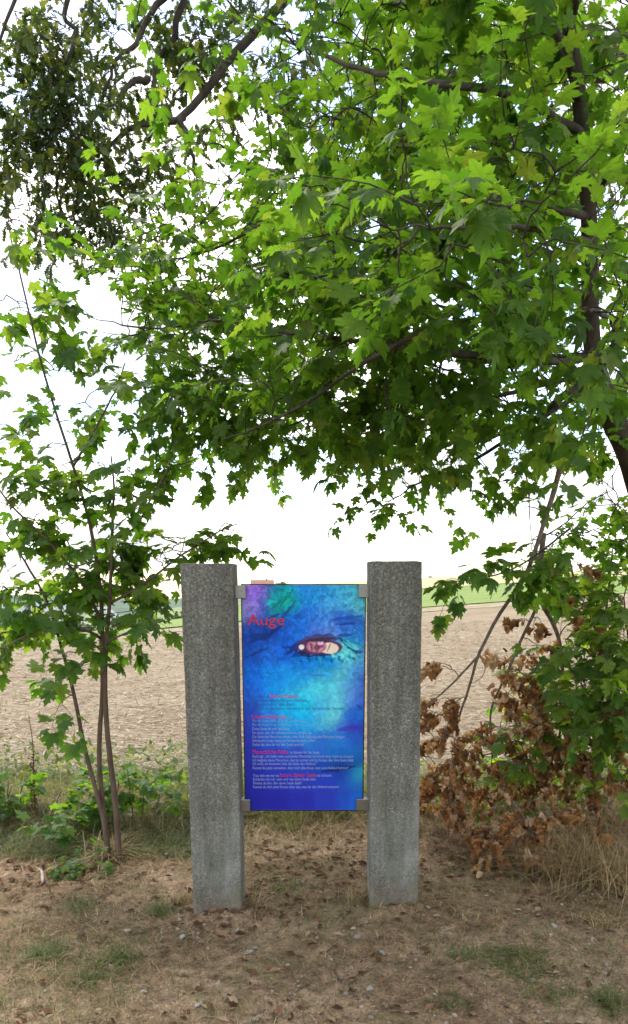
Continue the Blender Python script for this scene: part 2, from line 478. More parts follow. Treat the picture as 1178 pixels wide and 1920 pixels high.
def granite_mat():
    m, n, l, out = mat('granite')
    v = n.new('ShaderNodeTexVoronoi'); v.inputs['Scale'].default_value = 190
    tcn = n.new('ShaderNodeTexCoord'); l.new(tcn.outputs['Object'], v.inputs['Vector'])
    sep = n.new('ShaderNodeSeparateColor'); l.new(v.outputs['Color'], sep.inputs[0])
    r = ramp(n, [(0.0, (0.09, 0.089, 0.079)), (0.22, (0.114, 0.112, 0.10)), (0.5, (0.143, 0.141, 0.125)), (0.8, (0.17, 0.167, 0.15)), (1.0, (0.25, 0.247, 0.225))])
    l.new(sep.outputs[0], r.inputs[0])
    big = noise_tex(n, l, 5, 6, 0.65); rb = ramp(n, [(0.3, (0.62, 0.61, 0.57)), (0.65, (1.15, 1.14, 1.12))]); l.new(big.outputs['Fac'], rb.inputs[0])
    k = mixc(n, l, 0.85, r.outputs[0], rb.outputs[0], 'MULTIPLY')
    mid = noise_tex(n, l, 70, 4, 0.7); rm = ramp(n, [(0.32, (0.6, 0.6, 0.58)), (0.5, (1, 1, 1)), (0.68, (1.3, 1.29, 1.26))]); l.new(mid.outputs['Fac'], rm.inputs[0])
    k = mixc(n, l, 0.75, k, rm.outputs[0], 'MULTIPLY')
    # lichen / algae low on the stone, drip stains
    sx = n.new('ShaderNodeSeparateXYZ'); l.new(tcn.outputs['Object'], sx.inputs[0])
    mr = n.new('ShaderNodeMapRange'); mr.inputs[1].default_value = 0.75; mr.inputs[2].default_value = 0.02; l.new(sx.outputs['Z'], mr.inputs[0])
    st = noise_tex(n, l, 6, 5, 0.6, stretch=(2.2, 2.2, 0.45)); rs = ramp(n, [(0.45, (0, 0, 0)), (0.68, (0.75, 0.75, 0.75))]); l.new(st.outputs['Fac'], rs.inputs[0])
    mu = n.new('ShaderNodeMath'); mu.operation = 'MULTIPLY'; l.new(mr.outputs[0], mu.inputs[0]); l.new(rs.outputs[0], mu.inputs[1])
    k = mixc(n, l, mu.outputs[0], k, (0.115, 0.14, 0.07))
    pale = noise_tex(n, l, 4, 5, 0.7, stretch=(1.5, 1.5, 0.7)); rp = ramp(n, [(0.42, (0, 0, 0)), (0.60, (0.75, 0.75, 0.75))]); l.new(pale.outputs['Fac'], rp.inputs[0])
    mu2 = n.new('ShaderNodeMath'); mu2.operation = 'MULTIPLY'; l.new(mr.outputs[0], mu2.inputs[0]); l.new(rp.outputs[0], mu2.inputs[1])
    k = mixc(n, l, mu2.outputs[0], k, (0.27, 0.28, 0.25))
    run = noise_tex(n, l, 9, 4, 0.6, stretch=(2.4, 2.4, 0.16)); rr_ = ramp(n, [(0.36, (0.55, 0.54, 0.5)), (0.56, (1, 1, 1))]); l.new(run.outputs['Fac'], rr_.inputs[0])
    k = mixc(n, l, 0.7, k, rr_.outputs[0], 'MULTIPLY')
    lv_ = n.new('ShaderNodeTexVoronoi'); lv_.inputs['Scale'].default_value = 9; l.new(tcn.outputs['Object'], lv_.inputs['Vector'])
    wob = noise_tex(n, l, 60, 4, 0.7); ad = n.new('ShaderNodeMath'); ad.operation = 'MULTIPLY_ADD'; ad.inputs[1].default_value = 0.35; l.new(wob.outputs['Fac'], ad.inputs[0]); l.new(lv_.outputs['Distance'], ad.inputs[2])
    rl = ramp(n, [(0.22, (0.45, 0.45, 0.45)), (0.31, (0, 0, 0))]); l.new(ad.outputs[0], rl.inputs[0])
    k = mixc(n, l, rl.outputs[0], k, (0.24, 0.245, 0.20))
    mr3 = n.new('ShaderNodeMapRange'); mr3.inputs[1].default_value = 0.16; mr3.inputs[2].default_value = 0.0; l.new(sx.outputs['Z'], mr3.inputs[0])
    sp3 = noise_tex(n, l, 16, 5, 0.7); mu3 = n.new('ShaderNodeMath'); mu3.operation = 'MULTIPLY'; mu3.use_clamp = True; l.new(mr3.outputs[0], mu3.inputs[0]); l.new(sp3.outputs['Fac'], mu3.inputs[1])
    k = mixc(n, l, mu3.outputs[0], k, (0.13, 0.085, 0.05))
    p = n.new('ShaderNodeBsdfPrincipled'); l.new(k, p.inputs['Base Color'])
    p.inputs['Roughness'].default_value = 0.8; p.inputs['Specular IOR Level'].default_value = 0.3
    bp = n.new('ShaderNodeBump'); bp.inputs['Strength'].default_value = 0.7; bp.inputs['Distance'].default_value = 0.004
    l.new(mid.outputs['Fac'], bp.inputs['Height']); l.new(bp.outputs[0], p.inputs['Normal'])
    l.new(p.outputs[0], out.inputs['Surface'])
    return m


def metal_mat():
    m, n, l, out = mat('satin_steel')
    t = noise_tex(n, l, 60, 3, stretch=(1, 1, 8))
    r = ramp(n, [(0.3, (0.17, 0.168, 0.16)), (0.7, (0.25, 0.247, 0.238))]); l.new(t.outputs['Fac'], r.inputs[0])
    p = n.new('ShaderNodeBsdfPrincipled'); l.new(r.outputs[0], p.inputs['Base Color'])
    p.inputs['Metallic'].default_value = 1.0; p.inputs['Roughness'].default_value = 0.38
    l.new(p.outputs[0], out.inputs['Surface'])
    return m


def flat_mat(name, c, rough=0.6, trans=0.0, spec=0.3):
    m, n, l, out = mat(name)
    p = n.new('ShaderNodeBsdfPrincipled'); p.inputs['Base Color'].default_value = (*c, 1); p.inputs['Roughness'].default_value = rough
    p.inputs['Specular IOR Level'].default_value = spec
    s = p.outputs[0]
    if trans:
        t = n.new('ShaderNodeBsdfTranslucent'); t.inputs['Color'].default_value = (*c, 1)
        x = n.new('ShaderNodeMixShader'); x.inputs[0].default_value = trans
        l.new(s, x.inputs[1]); l.new(t.outputs[0], x.inputs[2]); s = x.outputs[0]
    l.new(s, out.inputs['Surface'])
    return m


def print_mat():
    m, n, l, out = mat('printed_glass')
    a = n.new('ShaderNodeAttribute'); a.attribute_name = 'print'
    p = n.new('ShaderNodeBsdfPrincipled'); l.new(a.outputs['Color'], p.inputs['Base Color'])
    p.inputs['Roughness'].default_value = 0.5; p.inputs['Specular IOR Level'].default_value = 0.12
    p.inputs['Coat Weight'].default_value = 0.25; p.inputs['Coat Roughness'].default_value = 0.12
    t = n.new('ShaderNodeBsdfTranslucent'); l.new(a.outputs['Color'], t.inputs['Color'])
    x = n.new('ShaderNodeMixShader'); x.inputs[0].default_value = 0.45
    l.new(p.outputs[0], x.inputs[1]); l.new(t.outputs[0], x.inputs[2]); l.new(x.outputs[0], out.inputs['Surface'])
    return m


M['granite'] = granite_mat(); M['steel'] = metal_mat(); M['print'] = print_mat()
M['glass_edge'] = flat_mat('glass_edge', (0.006, 0.007, 0.016), 0.25)
M['red_print'] = flat_mat('red_lettering', (0.75, 0.03, 0.10), 0.5, 0.3)
M['white_print'] = flat_mat('white_lettering', (0.33, 0.41, 0.62), 0.5, 0.3)
M['dark_print'] = flat_mat('navy_lettering', (0.02, 0.045, 0.12), 0.5)


# ------------------------------------------------------------------ terrain
def terrain(x, y):
    x, y = np.asarray(x, float), np.asarray(y, float)
    A = np.interp(y, [-200, -6, 6, 42, 120, 250, 290, 420, 900, 1500, 2500, 9000], [-1.2, 0, -0.06, -0.62, -0.9, -0.1, -0.6, -9, -30, -55, -120, -700])
    Br = np.interp(y, [0, 6, 42, 250, 400, 2500], [0, 0.0, 0.07, 0.048, 0.03, 0.004])
    Bl = np.interp(y, [0, 6, 42, 110, 200, 400, 2500], [0, 0.0, 0.085, 0.15, 0.19, 0.12, 0.01])
    g = 130 * np.tanh(x / 130)
    return A + np.where(g > 0, Br * g, Bl * g)


def verge_z(x, y):
    z = terrain(x, y)
    amp = np.clip((9 - np.abs(x)) / 3, 0, 1)
    z = z + amp * (0.06 * fbm(x * 0.8, y * 0.8, 3, 3) + 0.035 * fbm(x * 4, y * 4, 5, 3) + 0.03 * fbm(x * 14, y * 14, 9, 3) + 0.014 * fbm(x * 45, y * 45, 15, 2))
    z = z + 0.035 * np.exp(-((x - 0.45) ** 2 + (y - 3.6) ** 2) / 0.5) + 0.02 * np.clip(x, 0, 2)     # a little higher at the right post
    z = z + 0.10 * np.exp(-((y - 5.2) / 0.5) ** 2) * (0.6 + fbm(x * 1.3, y, 21, 2))               # low bank at the field edge
    for fx in (-.43, .36):
        r2 = ((x - fx) / .19) ** 2 + ((y - 3.6) / .19) ** 2
        z = z + 0.03 * np.exp(-np.clip(r2 - .6, 0, None) * 2.2) * (.6 + 1.4 * (fbm(x * 9, y * 9, 27, 2) + .3))
    return z


def sheet(name, xs, ys, zf, material, smooth_shade=True):
    X, Y = np.meshgrid(xs, ys)
    V = np.stack([X, Y, zf(X, Y)], -1).reshape(-1, 3)
    o = obj(name, V, grid_faces(len(xs), len(ys)), material, None, smooth_shade)
    tag(o, kind='structure')
    return o


def geo(a, b, n):
    return np.geomspace(a, b, n)


xs_big = np.concatenate([-geo(6000, 8, 34), np.linspace(-7, 7, 15), geo(8, 6000, 34)])
ys_big = np.concatenate([-geo(400, 4, 12), np.linspace(-2, 8, 8), geo(9, 9000, 60)])
sheet('ground', xs_big, ys_big, lambda x, y: terrain(x, y) - 0.12 - 0.0006 * np.abs(y), M['meadow'])
xs_v = np.concatenate([np.linspace(-9, -3, 25)[:-1], np.linspace(-3, 3, 270), np.linspace(3, 9, 25)[1:]])
ys_v = np.concatenate([np.linspace(-5, 1.2, 30)[:-1], np.linspace(1.2, 5.9, 230), np.linspace(5.9, 6.6, 8)[1:]])
sheet('verge', xs_v, ys_v, verge_z, M['ground'])
xs_f = np.concatenate([np.linspace(-90, -12, 40)[:-1], np.linspace(-12, 12, 130), np.linspace(12, 90, 40)[1:]])
ys_f = np.concatenate([np.linspace(5.75, 12, 90)[:-1], np.linspace(12, 43, 50)])
sheet('stubble_field', xs_f, ys_f, lambda x, y: terrain(x, y) + 0.01 + 0.05 * fbm(x * 1.1, y * 1.1, 31, 3) + 0.02 * fbm(x * 5, y * 5, 33, 2), M['stubble'])
sheet('farm_track', np.linspace(-10, 90, 60), np.linspace(42.4, 46, 5), lambda x, y: terrain(x, y) + 0.02 + 0.03 * (y - 42.4) + 0.03 * fbm(x * .4, y, 41, 2), M['trackgrass'])
sheet('green_field', np.linspace(-12, 160, 90), np.linspace(45.5, 105, 30), lambda x, y: terrain(x, y) + 0.16 + 0.1 * fbm(x * .3, y * .3, 43, 3), M['greenfield'])
sheet('ripe_field', np.linspace(-8, 420, 90), np.linspace(104.5, 262, 40), lambda x, y: terrain(x, y) + 0.22, M['ripefield'])
# far wooded hills across the valley
hx = np.linspace(-2600, 2600, 140); hy = np.linspace(1500, 2600, 14)
sheet('far_hills', hx, hy, lambda x, y: -92 + 60 * np.sin(np.clip((y - 1500) / 1100, 0, 1) * math.pi) ** 0.6 * (0.75 + 0.5 * fbm(x / 420, y / 800, 51, 3)) + 5 * fbm(x / 30, y / 60, 53, 3), M['farwood'])

# ------------------------------------------------------------------ granite posts
def post(name, foot, top, w, dep, label, seed, lean_front=0.0):
    foot, top = np.array(foot, float), np.array(top, float)
    H = top[2] - foot[2]
    nx, ny, nz = 14, 14, 74
    base = foot - np.array([0, 0, 0.22])

    def face(U, Vv, fn):
        nu, nv = len(U), len(Vv)
        a, b = np.meshgrid(U, Vv)
        return fn(a, b).reshape(-1, 3), grid_faces(nu, nv)
    mb = MB()
    u = np.linspace(-1, 1, nx); v = np.linspace(-1, 1, ny); t = np.linspace(0, 1, nz)
    parts = [
        face(u, t, lambda a, b: np.stack([a, -np.ones_like(a), b], -1)),
        face(-u, t, lambda a, b: np.stack([a, np.ones_like(a), b], -1)),
        face(-v, t, lambda a, b: np.stack([-np.ones_like(a), a, b], -1)),
        face(v, t, lambda a, b: np.stack([np.ones_like(a), a, b], -1)),
        face(u, v, lambda a, b: np.stack([a, b, np.ones_like(a)], -1)),
    ]
    for P, Q in parts:
        X, Y, T = P[:, 0], P[:, 1], P[:, 2]
        z = T * (H + 0.22)
        n1 = fbm(X * 3 + seed, z * 12 + Y * 5, seed, 3); n2 = fbm(Y * 3 + seed, z * 12 - X * 4, seed + 5, 3)
        edge = np.clip((np.abs(X) * np.abs(Y)) ** 10, 0, 1) * (0.35 + 0.9 * np.clip(fbm(z * 26, X + Y, seed + 9, 3) + .3, 0, 1))
        wx = w / 2 * X + 0.004 * n1 * np.sign(X) * (np.abs(X) > .99) - 0.006 * edge * np.sign(X)
        wy = dep / 2 * Y + 0.004 * n2 * np.sign(Y) * (np.abs(Y) > .99) - 0.006 * edge * np.sign(Y)
        topr = np.clip(np.maximum(np.abs(X), np.abs(Y)) ** 12, 0, 1) * (T > 0.999)
        zz = z - 0.002 * topr - 0.004 * (T > .99) * fbm(X * 3, Y * 3, seed + 2, 2)
        k = np.clip(zz / (H + .22), 0, 1)
        off = (top - foot)[:2]
        mb.add(np.stack([base[0] + wx + off[0] * k, base[1] + wy + dep / 2 + off[1] * k, base[2] + zz], -1), None, Q)
    o = mb.build(name, M['granite'], None, False, origin=foot)
    me = o.data
    import bmesh
    bm = bmesh.new(); bm.from_mesh(me)
    bmesh.ops.remove_doubles(bm, verts=bm.verts[:], dist=0.0025)
    bmesh.ops.recalc_face_normals(bm, faces=bm.faces[:])
    bm.to_mesh(me); bm.free()
    return tag(o, label, 'stone post')


PY = 3.5
lt, rt = at(387, 1056, PY), at(743, 1052, PY)
lb, rb = at(409, 1716, PY), at(741, 1697, PY)
PW = (at(437, 1056, PY) - at(336, 1056, PY))[0]
PD = 0.21
lf = np.array([lb[0], PY, lb[2]]); ltp = np.array([lt[0], PY, lt[2]])
rf = np.array([rb[0], PY, rb[2]]); rtp = np.array([rt[0], PY, rt[2]])
post('granite_post', lf, ltp, PW, PD, 'weathered grey granite post on the left of the blue sign', 11)
post('granite_post', rf, rtp, PW * 0.99, PD, 'weathered grey granite post on the right of the blue sign', 37)

# ------------------------------------------------------------------ the sign
SY = 3.575
tl, tr = at(453.5, 1097, SY), at(683, 1097, SY)
bl_, br_ = at(462, 1518, SY), at(681, 1518, SY)
X0, X1 = (tl[0] + bl_[0]) / 2, (tr[0] + br_[0]) / 2
Z1, Z0 = tl[2], bl_[2]
SW, SH = X1 - X0, Z1 - Z0
sign = thing('eye_sign', ((X0 + X1) / 2, SY, Z0), 'blue glass panel printed with a painted eye and German text, clamped between granite posts', 'sign')


def srgb(c):
    c = np.asarray(c, float) / 255
    return np.where(c <= 0.04045, c / 12.92, ((c + 0.055) / 1.055) ** 2.4)


def paint(u, v):
    """Colours of the printed picture; u,v in photo pixels (0..230, 0..420 downwards)."""
    pts = [  # u, v, colour
        (12, 15, (128, 88, 205)), (30, 14, (118, 84, 200)), (18, 38, (120, 92, 190)), (5, 42, (118, 120, 185)), (40, 40, (30, 70, 165)),
        (58, 14, (0, 95, 150)), (70, 22, (0, 150, 140)), (85, 30, (0, 135, 135)), (62, 38, (10, 150, 150)), (95, 18, (0, 140, 150)),
        (110, 14, (20, 110, 205)), (135, 16, (20, 130, 215)), (160, 14, (30, 130, 205)), (190, 14, (45, 145, 195)), (215, 20, (60, 165, 190)), (222, 42, (70, 160, 180)),
        (190, 34, (55, 140, 195)), (160, 40, (50, 130, 200)), (130, 50, (25, 100, 205)), (100, 60, (15, 80, 180)), (70, 60, (15, 60, 150)),
        (20, 70, (20, 60, 155)), (20, 100, (15, 55, 150)), (50, 85, (10, 50, 135)), (80, 90, (15, 75, 180)), (110, 80, (20, 95, 205)), (150, 62, (45, 105, 205)),
        (190, 60, (25, 75, 185)), (215, 62, (25, 65, 170)), (200, 76, (40, 100, 190)), (165, 80, (70, 115, 200)), (140, 90, (55, 95, 190)), (222, 90, (30, 110, 190)),
        (20, 130, (15, 70, 175)), (50, 120, (20, 85, 190)), (80, 115, (10, 75, 185)), (110, 145, (10, 95, 190)), (140, 140, (10, 105, 185)), (170, 145, (0, 110, 180)),
        (195, 130, (70, 175, 185)), (205, 125, (90, 195, 190)), (222, 130, (60, 130, 190)), (215, 150, (60, 125, 195)),
        (20, 165, (10, 85, 195)), (50, 165, (10, 110, 205)), (80, 170, (15, 120, 205)), (110, 168, (20, 130, 195)), (150, 165, (40, 150, 190)), (185, 160, (70, 165, 185)), (205, 175, (60, 135, 190)), (222, 175, (50, 85, 185)),
        (20, 195, (20, 85, 195)), (55, 190, (10, 120, 210)), (90, 195, (25, 150, 205)), (120, 195, (45, 170, 200)), (150, 190, (60, 175, 195)), (180, 200, (70, 165, 190)), (205, 205, (70, 120, 195)), (222, 215, (40, 80, 180)),
        (15, 225, (25, 60, 165)), (50, 225, (20, 110, 195)), (80, 222, (10, 145, 205)), (115, 220, (10, 160, 205)), (150, 222, (50, 150, 195)), (180, 222, (75, 170, 190)), (205, 235, (20, 80, 180)), (224, 235, (10, 90, 180)),
        (15, 250, (30, 50, 155)), (50, 250, (20, 95, 180)), (85, 252, (10, 130, 195)), (120, 250, (15, 140, 195)), (150, 250, (50, 145, 185)), (170, 240, (80, 180, 180)), (185, 255, (40, 85, 175)), (215, 260, (35, 50, 160)),
        (15, 280, (28, 42, 148)), (50, 280, (25, 70, 165)), (85, 278, (20, 95, 180)), (120, 278, (25, 105, 180)), (150, 280, (30, 85, 170)), (180, 285, (25, 95, 175)), (215, 285, (25, 75, 170)),
        (15, 310, (26, 36, 140)), (60, 310, (28, 45, 148)), (100, 305, (30, 55, 155)), (140, 300, (25, 80, 165)), (180, 312, (15, 80, 160)), (215, 312, (15, 90, 165)),
        (15, 340, (24, 30, 132)), (60, 340, (26, 38, 142)), (110, 335, (26, 48, 148)), (150, 335, (18, 50, 140)), (185, 335, (10, 35, 110)), (215, 330, (12, 45, 125)),
        (15, 370, (22, 26, 128)), (60, 370, (24, 30, 134)), (110, 365, (28, 40, 142)), (160, 360, (25, 45, 150)), (200, 352, (18, 55, 145)), (224, 350, (30, 140, 160)), (218, 366, (22, 75, 155)),
        (15, 405, (22, 24, 124)), (60, 405, (24, 24, 124)), (110, 400, (26, 30, 132)), (160, 395, (28, 40, 142)), (200, 395, (22, 55, 150)), (222, 405, (15, 80, 175))]
    P = np.array([p[:2] for p in pts], float)
    C = srgb([p[2] for p in pts])
    # painterly dabs: every point takes the colour of the centre of its (jittered) cell
    wu = u + 9 * fbm(u / 26, v / 26, 61, 3); wv = v + 9 * fbm(u / 26 + 40, v / 26, 67, 3)
    cell = 6.5
    best = np.full(u.shape, 1e9); second = np.full(u.shape, 1e9); cu = np.zeros_like(u); cv = np.zeros_like(u)
    gi, gj = np.floor(wu / cell), np.floor(wv / cell)
    for di in (-1, 0, 1):
        for dj in (-1, 0, 1):
            i, j = gi + di, gj + dj
            sx_ = (i + 0.1 + 0.8 * _hash(i, j, 71)) * cell; sy_ = (j + 0.1 + 0.8 * _hash(i, j, 73)) * cell
            d = np.hypot(wu - sx_, wv - sy_)
            upd = d < best
            second = np.where(upd, best, np.minimum(second, d))
            cu = np.where(upd, sx_, cu); cv = np.where(upd, sy_, cv); best = np.where(upd, d, best)
    mixk = 0.62
    qu, qv = cu * mixk + wu * (1 - mixk), cv * mixk + wv * (1 - mixk)
    num = np.zeros(u.shape + (3,)); den = np.zeros(u.shape) + 1e-12
    for p, c in zip(P, C):
        w = np.exp(-((qu - p[0]) ** 2 + (qv - p[1]) ** 2) / (2 * 11.0 ** 2)) + 1e-9
        num += w[..., None] * c; den += w
    colr = num / den[..., None]
    jit = _hash(np.floor(cu * 3), np.floor(cv * 3), 77)
    busy = np.clip(1.15 - v / 330, 0.15, 1)
    colr = colr * (1 + busy[..., None] * 0.6 * (jit - 0.5)[..., None])
    edge = np.clip(1 - (second - best) / 1.1, 0, 1) * (fbm(u / 14, v / 14, 81, 2) > -0.03)
    colr = colr * (1 - 0.28 * busy * edge)[..., None]

    for (sc_, sd, th, kk) in ((7.0, 211, .016, .42), (4.2, 217, .014, .30), (11., 223, .012, .30)):
        worm = np.abs(fbm(u / sc_, v / sc_, sd, 2)) < th * (1 + 2 * fbm(u / 20, v / 20, sd + 3, 2))
        colr = colr * (1 - kk * busy * worm * (fbm(u / 30, v / 30, sd + 1, 2) > -.09))[..., None]
    lite = fbm(u / 5, v / 5, 229, 2) > .15
    colr = colr * (1 + .28 * busy * lite)[..., None]

    def blend(mask, c, k=1.0):
        nonlocal colr
        mm = np.clip(mask, 0, 1)[..., None] * k
        colr = colr * (1 - mm) + srgb(c) * mm
    wig = 2.6 * fbm(u / 7, v / 7, 91, 3); wig2 = 2.6 * fbm(u / 7 + 9, v / 7, 93, 3)
    U, W = u + wig, v + wig2

    def stroke(a, b, width, c, k=0.9, rag=0.5):
        a, b = np.array(a, float), np.array(b, float)
        d = b - a; L2 = (d ** 2).sum()
        t = np.clip(((U - a[0]) * d[0] + (W - a[1]) * d[1]) / L2, 0, 1)
        dist = np.hypot(U - a[0] - t * d[0], W - a[1] - t * d[1])
        wd = width * (0.25 + 0.75 * np.sin(np.pi * np.clip(t, 0.04, 0.96))) * (1 + rag * 2 * fbm(u / 5, v / 5, 97, 2))
        blend(np.clip((wd - dist) / 0.9 + 0.5, 0, 1), c, k)
    for (a, b, w_, c) in [((8, 105), (60, 82), 4, (10, 35, 105)), ((5, 130), (48, 112), 3, (10, 40, 115)), ((40, 98), (78, 68), 3.2, (8, 30, 95)),
                          ((10, 92), (38, 88), 3.5, (8, 40, 110)), ((60, 75), (100, 28), 2.6, (15, 45, 125)), ((48, 60), (72, 50), 3, (10, 40, 110)),
                          ((55, 42), (75, 26), 3, (0, 90, 95)), ((70, 40), (84, 20), 2.5, (0, 80, 85)), ((45, 34), (60, 28), 3, (20, 165, 160)), ((78, 34), (92, 22), 2.5, (10, 165, 120)),
                          ((165, 62), (225, 55), 3.5, (20, 55, 150)), ((175, 70), (215, 68), 2.0, (10, 40, 120)), ((110, 160), (160, 163), 2.0, (40, 90, 180)),
                          ((55, 190), (52, 240), 2, (15, 90, 185)), ((0, 180), (14, 210), 3, (20, 60, 160)), ((215, 215), (228, 228), 2, (10, 50, 140)),
                          ((150, 345), (215, 335), 4, (8, 22, 80)), ((180, 265), (225, 258), 5, (45, 40, 150))]:
        stroke(a, b, w_, c, 0.8)
    # brow fold and lid shadow around the eye
    stroke((85, 122), (112, 100), 7, (14, 30, 95)); stroke((92, 128), (122, 118), 6, (10, 40, 110)); stroke((108, 100), (160, 90), 7, (55, 45, 95))
    stroke((150, 90), (182, 96), 6, (45, 50, 100)); stroke((75, 112), (95, 112), 3, (10, 40, 110))
    for k in range(16):
        a = 100 + k * 7.2
        stroke((a, 128 + 7 * math.sin(k * 1.7)), (a + 5, 134 + 6 * math.sin(k * 2.3)), 3.0, [(0, 90, 160), (0, 60, 125), (20, 140, 180), (5, 40, 100)][k % 4], 0.8)
    # eyeball
    ex, ey = (U - 145) / 44, (W - 111) / 14.5
    lid = 1 - (np.abs(ex) ** 2.2 + np.abs(ey) ** 2)
    blend(np.clip(lid * 5 + 0.4, 0, 1), (66, 36, 66))
    sc1 = 1 - (((U - 163) / 19) ** 2 + ((W - 113) / 10.5) ** 2); blend(np.clip(sc1 * 5, 0, 1), (214, 188, 172))
    sc2 = 1 - (((U - 111) / 5.5) ** 2 + ((W - 111) / 5.5) ** 2); blend(np.clip(sc2 * 5, 0, 1), (215, 195, 215))
    ir = np.hypot((U - 139) / 20, (W - 110) / 12.5); blend(np.clip((1 - ir) * 7, 0, 1), (150, 86, 112))
    spk = fbm(u / 5, v / 5, 103, 2)
    blend(np.clip((0.9 - ir) * 5, 0, 1) * (spk > 0.07), (180, 118, 145), 0.8); blend(np.clip((0.95 - ir) * 5, 0, 1) * (spk < -0.08), (95, 40, 62), 0.85)
    pu = np.hypot((U - 140) / 7, (W - 112) / 6); blend(np.clip((1 - pu) * 5, 0, 1), (58, 26, 40), 0.8)
    hl = np.hypot((U - 147) / 6, (W - 103) / 4.5); blend(np.clip((1 - hl) * 5, 0, 1), (215, 165, 205), 0.9)
    stroke((118, 99), (175, 95), 4.0, (48, 26, 44)); stroke((160, 118), (166, 104), 1.4, (120, 60, 60)); stroke((104, 120), (128, 127), 4, (10, 22, 70)); stroke((128, 127), (176, 124), 2.6, (6, 30, 80))
    # outer lid and lashes
    stroke((180, 92), (216, 122), 4.2, (0, 42, 82)); stroke((186, 92), (226, 108), 3.0, (10, 120, 160)); stroke((190, 100), (212, 116), 1.6, (60, 190, 210), 0.9)
    stroke((176, 90), (208, 88), 3.0, (15, 60, 130)); stroke((210, 118), (228, 120), 3.0, (10, 60, 130))
    for k in range(9):
        stroke((168 + 6.2 * k, 124 + 2.2 * (k % 3)), (173 + 6.2 * k, 129 + 2 * (k % 2)), 2.6, [(110, 205, 190), (60, 180, 190), (20, 110, 150)][k % 3], 0.85)
    return np.clip(colr ** 0.90 * 1.38, 0, 0.92)


nu, nv = 178, 326
uu, vv = np.meshgrid(np.linspace(0, 230, nu), np.linspace(0, 420, nv))
FRONT, BACK = SY - 0.006, SY + 0.006
V = np.stack([X0 + uu / 230 * SW, np.full_like(uu, FRONT), Z1 - vv / 420 * SH], -1).reshape(-1, 3)
panel = obj('glass_panel', V, grid_faces(nu, nv)[:, ::-1], M['print'], sign, True)
pc = panel.data.color_attributes.new('print', 'FLOAT_COLOR', 'POINT')
rgba = np.ones((nu * nv, 4), np.float32); rgba[:, :3] = paint(uu, vv).reshape(-1, 3)
pc.data.foreach_set('color', rgba.ravel())
eb = MB()                                              # dark polished edge and clear back sheet of the pane
e = 0.005
eb.box((X0 - e, FRONT, Z0), (X0 - 0.0002, BACK, Z1)); eb.box((X1 + 0.0002, FRONT, Z0), (X1 + e, BACK, Z1))
eb.box((X0 - e, FRONT, Z0 - e), (X1 + e, BACK, Z0 - 0.0002)); eb.box((X0 - e, FRONT, Z1 + 0.0002), (X1 + e, BACK, Z1 + e))
eb.build('pane_edge', M['glass_edge'], sign, False)


def text_mesh(body, size, width=None):
    cu = bpy.data.curves.new('lettering', 'FONT')
    cu.body = body; cu.size = size; cu.resolution_u = 2
    to = bpy.data.objects.new('lettering_tmp', cu); col.objects.link(to)
    bpy.context.view_layer.update()
    dg = bpy.context.evaluated_depsgraph_get()
    me = bpy.data.meshes.new_from_object(to.evaluated_get(dg))
    bpy.data.objects.remove(to); bpy.data.curves.remove(cu)
    co = np.array([v.co[:] for v in me.vertices])
    if width:
        s = width / (co[:, 0].max() - co[:, 0].min())
        co[:, 0] = (co[:, 0] - co[:, 0].min()) * s
    tris = [tuple(p.vertices) for p in me.polygons]
    bpy.data.meshes.remove(me)
    return co, tris


UPP = SW / 230.0                                        # metres per photo pixel on the sign


def write(body, u, v_base, hpx, wpx, material, dy=0.0012, embolden=0.0):
    co, polys = text_mesh(body, hpx * UPP * 1.38, wpx * UPP)
    Vt = np.stack([X0 + u * UPP + co[:, 0], np.full(len(co), FRONT - dy), Z1 - v_base / 420 * SH + co[:, 1]], -1)
    base = WLOC[panel.name]
    m = bpy.data.meshes.new('lettering')
    m.from_pydata((Vt - base).tolist(), [], polys); m.materials.append(material)
    o = bpy.data.objects.new('lettering', m); col.objects.link(o); o.parent = panel
    WLOC[o.name] = base
    if embolden:
        pass
    return o


